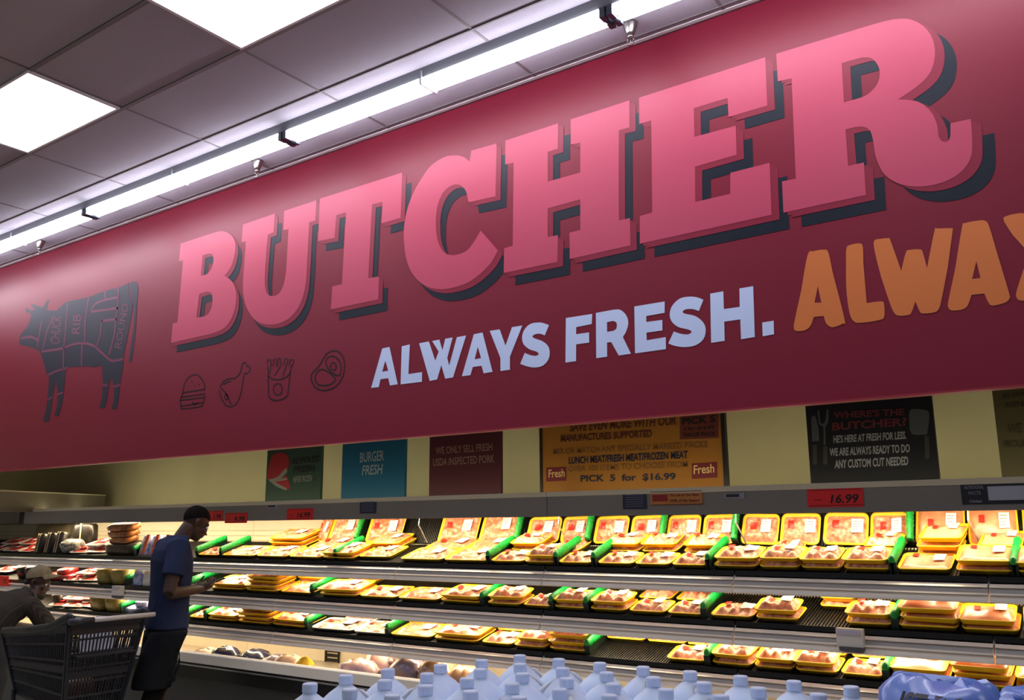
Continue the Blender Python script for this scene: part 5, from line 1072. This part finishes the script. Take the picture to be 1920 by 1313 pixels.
hd2 = (g.F * .50 + g.Rr * .80 + Vector((0, 0, -.28))).normalized()
hc2 = g(.38, .045, 1.262)
HM2 = head_volume(bm, hc2, hd2, (0, 0, 1), 1.0)
for q in (1, -1):
    sh, el, wrist = g(.22, .20 * q, 1.07), g(.37, .27 * q, .86), g(.56, .20 * q, .84)
    tube(bm, [g(.2, .1 * q, 1.05), sh, sh.lerp(el, .5), el], [.06, .062, .05, .044], 12)
    tube(bm, [el, el.lerp(wrist, .4), wrist], [.044, .042, .028], 12)
    hand(bm, wrist, g(.14, -.03 * q, -.02), g(0, 0, -1), -q, .35)
remesh('body', bm, skin2, old, .0068, 4)
eyes(HM2, old)
bm = bmesh.new()
tube(bm, [g(-.03, 0, .80), g(.0, 0, .90), g(.07, 0, 1.00), g(.17, 0, 1.075), g(.26, .01, 1.115), g(.31, .02, 1.14)], [(.185, .150), (.192, .150), (.205, .145), (.215, .135), (.165, .11), (.085, .080)], 24, True, (0, 0, 1))
for q in (1, -1):
    sh, el = g(.22, .20 * q, 1.07), g(.37, .27 * q, .86)
    tube(bm, [g(.18, .10 * q, 1.04), sh, sh.lerp(el, .5), sh.lerp(el, .85)], [.10, .088, .082, .080], 16)
for q in range(6): tube(bm, [g(-.10 + .05 * q, -.16 + .02 * q, .90 + .03 * q), g(-.08 + .05 * q, .02, .96 + .034 * q), g(-.02 + .04 * q, .17, .93 + .03 * q)], [.004, .016, .004], 6)
remesh('shirt', bm, shirt2, old, .009, 4)
bm = bmesh.new(); tube(bm, [g(.245, .012, 1.115), g(.285, .02, 1.15), g(.315, .028, 1.172)], [(.105, .095), (.088, .080), (.082, .074)], 20, False, (0, 0, 1)); c_ = bm_obj('collar', bm, shirt2, old, True)
bm = bmesh.new()
tube(bm, [g(-.035, 0, .89), g(-.02, 0, .80)], [(.18, .14), (.18, .135)], 18)
for q in (1, -1): tube(bm, [g(-.02, .09 * q, .84), g(.0, .115 * q, .66), g(.025, .12 * q, .48), g(-.02, .12 * q, .07)], [.115, .098, .082, .068], 14)
remesh('trousers', bm, trous, old, .009, 3)
for q in (1, -1):
    bm = bmesh.new(); rs = []
    for f, hw, h in ((-.10, .03, .07), (-.06, .042, .1), (.02, .045, .10), (.10, .05, .07), (.17, .044, .055), (.20, .024, .035)): rs.append(ring(bm, g(f, .125 * q, .004 + h / 2), g.Rr * hw, Vector((0, 0, h / 2)), 14, 3))
    bridge(bm, rs); bm_obj('shoe', bm, shoe_m, old, True)
# cap: six-panel dome, brim, button
fd = Vector((hd2.x, hd2.y, .12)).normalized(); up = Vector((0, 0, 1)); up = (up - fd * up.dot(fd)).normalized(); sd = fd.cross(up)
cc_ = HM2(-.012, 0, .046)
bm = bmesh.new(); rs = []
for j in range(8):
    t = R(6 + j * 12.2); sq = 1.0
    rs.append([bm.verts.new(cc_ + fd * math.cos(a) * math.sin(t) * (.112 + .002 * math.cos(6 * a)) + sd * math.sin(a) * math.sin(t) * (.090 + .002 * math.cos(6 * a)) + up * (math.cos(t) * .104)) for a in [2 * math.pi * i / 30 for i in range(30)]])
bridge(bm, rs, False); bm.faces.new(list(reversed(rs[0])))
cp_ = bm_obj('cap', bm, cap_c, old, True)
bm = bmesh.new(); top = []; bot = []
for i in range(13):
    a = R(-62 + i * 124 / 12); ext = .075 * math.cos(a * 1.25) ** .8 if abs(a * 1.25) < 1.57 else 0
    p0 = cc_ + fd * math.cos(a) * .110 + sd * math.sin(a) * .088 + up * (.012); p1 = cc_ + fd * (math.cos(a) * .112 + ext) + sd * math.sin(a) * .094 + up * (-.012 - .02 * abs(math.sin(a)))
    top.append((bm.verts.new(p0), bm.verts.new(p1))); bot.append((bm.verts.new(p0 - up * .006), bm.verts.new(p1 - up * .005)))
for i in range(12):
    bm.faces.new((top[i][0], top[i][1], top[i + 1][1], top[i + 1][0])); bm.faces.new((bot[i][0], bot[i + 1][0], bot[i + 1][1], bot[i][1])); bm.faces.new((top[i][1], bot[i][1], bot[i + 1][1], top[i + 1][1]))
bm_obj('cap_brim', bm, cap_c, cp_, True)
bm = bmesh.new(); ball(bm, cc_ + up * .104, (.009, .009, .005), 10, 6); bm_obj('cap_button', bm, cap_c, cp_, True)
# beard along the jaw
bm = bmesh.new(); pts = [(-.005, -.068, -.030), (.020, -.062, -.075), (.055, -.040, -.108), (.080, 0, -.118), (.055, .040, -.108), (.020, .062, -.075), (-.005, .068, -.030)]
tube(bm, [HM2(*p) for p in pts], [.010, .017, .022, .024, .022, .017, .010], 10); bm_obj('beard', bm, beard_m, old, True)
bm = bmesh.new(); tube(bm, [HM2(-.075, -.055, -.02), HM2(-.102, 0, -.026), HM2(-.075, .055, -.02)], [.02, .026, .02], 10); bm_obj('hair', bm, beard_m, old, True)

# ================================================================== SHOPPING CART
cart_m = mat('dark_grey_plastic', (30, 32, 40), rough=.45, spec=.35)
handle_m = mat('light_grey_handle', (182, 178, 172), rough=.35)
grip_m = mat('dark_grip', (40, 42, 50), rough=.4)
cart = empty('shopping_cart', (-6.3, 3.53, 0))
tag(cart, 'dark grey plastic shopping cart with light grey handle, beside the standing man', 'shopping cart')
OFF = Vector((-6.3, 3.53, 0))
def cp(x, y, z): return Vector((x, y, z)) - OFF
def lattice(name, A, B, C, D, nu, nv, rails=(), w=.007, rim=.03, th=.012):
    """slotted plastic panel: A bottom-left, B bottom-right, C top-right, D top-left"""
    A, B, C, D = map(Vector, (A, B, C, D))
    P = lambda u, v: A.lerp(B, u).lerp(D.lerp(C, u), v)
    nrm = (B - A).cross(D - A).normalized()
    bm = bmesh.new()
    for i in range(1, nu): bar(bm, P(i / nu, 0), P(i / nu, 1), w, th * .8, nrm)
    for j in range(1, nv): bar(bm, P(0, j / nv), P(1, j / nv), th, .014, (0, 0, 1))
    for v in rails: bar(bm, P(0, v), P(1, v), th, .045, (0, 0, 1))
    for a, b in ((A, B), (B, C), (C, D), (D, A)): bar(bm, a, b, rim, th * 1.5, nrm)
    return bm_obj(name, bm, cart_m, cart)
x_r, x_f = -5.83, -6.80
yn, yf = 3.215, 3.755
RT = [cp(x_r, yn, 1.00), cp(x_r, yf, 1.00)]; RB = [cp(-5.93, yn + .07, .44), cp(-5.93, yf - .07, .44)]
FT = [cp(x_f, yn + .05, .90), cp(x_f, yf - .05, .90)]; FB = [cp(-6.66, yn + .12, .50), cp(-6.66, yf - .12, .50)]
lattice('rear_gate', RB[0], RB[1], RT[1], RT[0], 20, 6, (.42, .93))
lattice('side_panel', FB[0], RB[0], RT[0], FT[0], 34, 5, (.50, .97))
lattice('side_panel', FB[1], RB[1], RT[1], FT[1], 34, 5, (.50, .97))
lattice('front_panel', FB[0], FB[1], FT[1], FT[0], 18, 5, (.5,))
lattice('basket_floor', FB[0], FB[1], RB[1], RB[0], 12, 12)
# rolled top rim rising to the handle
for s, y in ((0, yn), (1, yf)):
    yy = (FT[s].y, RT[s].y)
    bm = bmesh.new(); tube(bm, [FT[s] + Vector((0, 0, .01)), FT[s].lerp(RT[s], .45) + Vector((0, 0, .002)), FT[s].lerp(RT[s], .72) + Vector((0, 0, .008)), FT[s].lerp(RT[s], .88) + Vector((0, 0, .035)), RT[s] + Vector((0.0, 0, .055)), RT[s] + Vector((.05, 0, .045))], [(.016, .026)] * 3 + [(.018, .032), (.020, .036), (.018, .026)], 12)
    bm_obj('top_rim', bm, cart_m, cart, True)
bm = bmesh.new(); tube(bm, [cp(-5.765, yn - .03, 1.035), cp(-5.765, yf + .04, 1.035)], .0165, 14); hn = bm_obj('handle', bm, handle_m, cart, True)
bm = bmesh.new(); tube(bm, [cp(-5.765, yn - .035, 1.035), cp(-5.765, yn + .13, 1.035)], .021, 14); bm_obj('handle_grip', bm, grip_m, hn, True)
# folded child seat and its flap
bm = bmesh.new(); bar(bm, cp(-5.90, yn + .06, .80), cp(-5.90, yf - .06, .80), .20, .012, (0, 0, 1)); bm_obj('child_seat', bm, cart_m, cart)
# chassis, legs, wheels
bm = bmesh.new()
for y in (yn + .09, yf - .09):
    tube(bm, [cp(-5.93, y, .46), cp(-5.86, y, .24), cp(-5.95, y, .17), cp(-6.60, y, .17), cp(-6.66, y, .20)], .017, 10)
    tube(bm, [cp(-6.64, y, .52), cp(-6.60, y, .17)], .015, 10)
bar(bm, cp(-6.60, yn + .09, .17), cp(-6.60, yf - .09, .17), .025); bar(bm, cp(-5.95, yn + .09, .17), cp(-5.95, yf - .09, .17), .025)
for k in range(7): bar(bm, cp(-6.55 + .09 * k, yn + .09, .18), cp(-6.55 + .09 * k, yf - .09, .18), .012)
bm_obj('chassis', bm, cart_m, cart)
for x in (-6.58, -5.97):
    for y in (yn + .09, yf - .09):
        bm = bmesh.new(); bridge(bm, [ring(bm, cp(x + .01, y + dy, .058), (.055 * k, 0, 0), (0, 0, .055 * k), 18) for dy, k in ((-.016, .85), (-.012, 1), (.012, 1), (.016, .85))]); wh = bm_obj('wheel', bm, mat('wheel_rubber', (40, 40, 42), rough=.6), cart, True)
        bm = bmesh.new(); box(bm, *[v for a in ((x - .03, x + .03), (y - .026, y - .019), (.05, .165)) for v in a]); box(bm, x - .03, x + .03, y + .019, y + .026, .05, .165); box(bm, x - .03, x + .03, y - .026, y + .026, .150, .168); bm.transform(Matrix.Translation(-OFF)); bm_obj('caster_fork', bm, steel, wh)
# things in the cart
bm = bmesh.new(); bar(bm, (0, -.12, .0), (0, .12, .0), .004, .17, (-.25, 0, 1)); fl = bm_obj('paper_flyer', bm, mat('white_paper', (216, 218, 232), rough=.5)); fl.location = (-5.905, 3.46, .905); tag(fl, 'white paper flyer standing in the child seat of the cart', 'flyer')
pack('cart_package', -6.30, 3.42, .48, .30, .22, .12, mat('brown_carton', (96, 66, 52), rough=.6, noise=.1, scale=5), lumpy=.1, label='dark brown package lying in the basket of the cart', group=None, seed=3)
pack('cart_package', -6.55, 3.40, .52, .16, .22, .15, mat('white_pack', (220, 214, 206)), lumpy=.2, label='white package at the front of the cart basket', group=None, seed=4)
# keep objects smooth where edges are soft
scene.cycles.use_denoising = True
scene.cycles.max_bounces = 8
scene.cycles.transparent_max_bounces = 12
scene.cycles.caustics_reflective = False
scene.cycles.caustics_refractive = False
scene.cycles.sample_clamp_indirect = 6.0
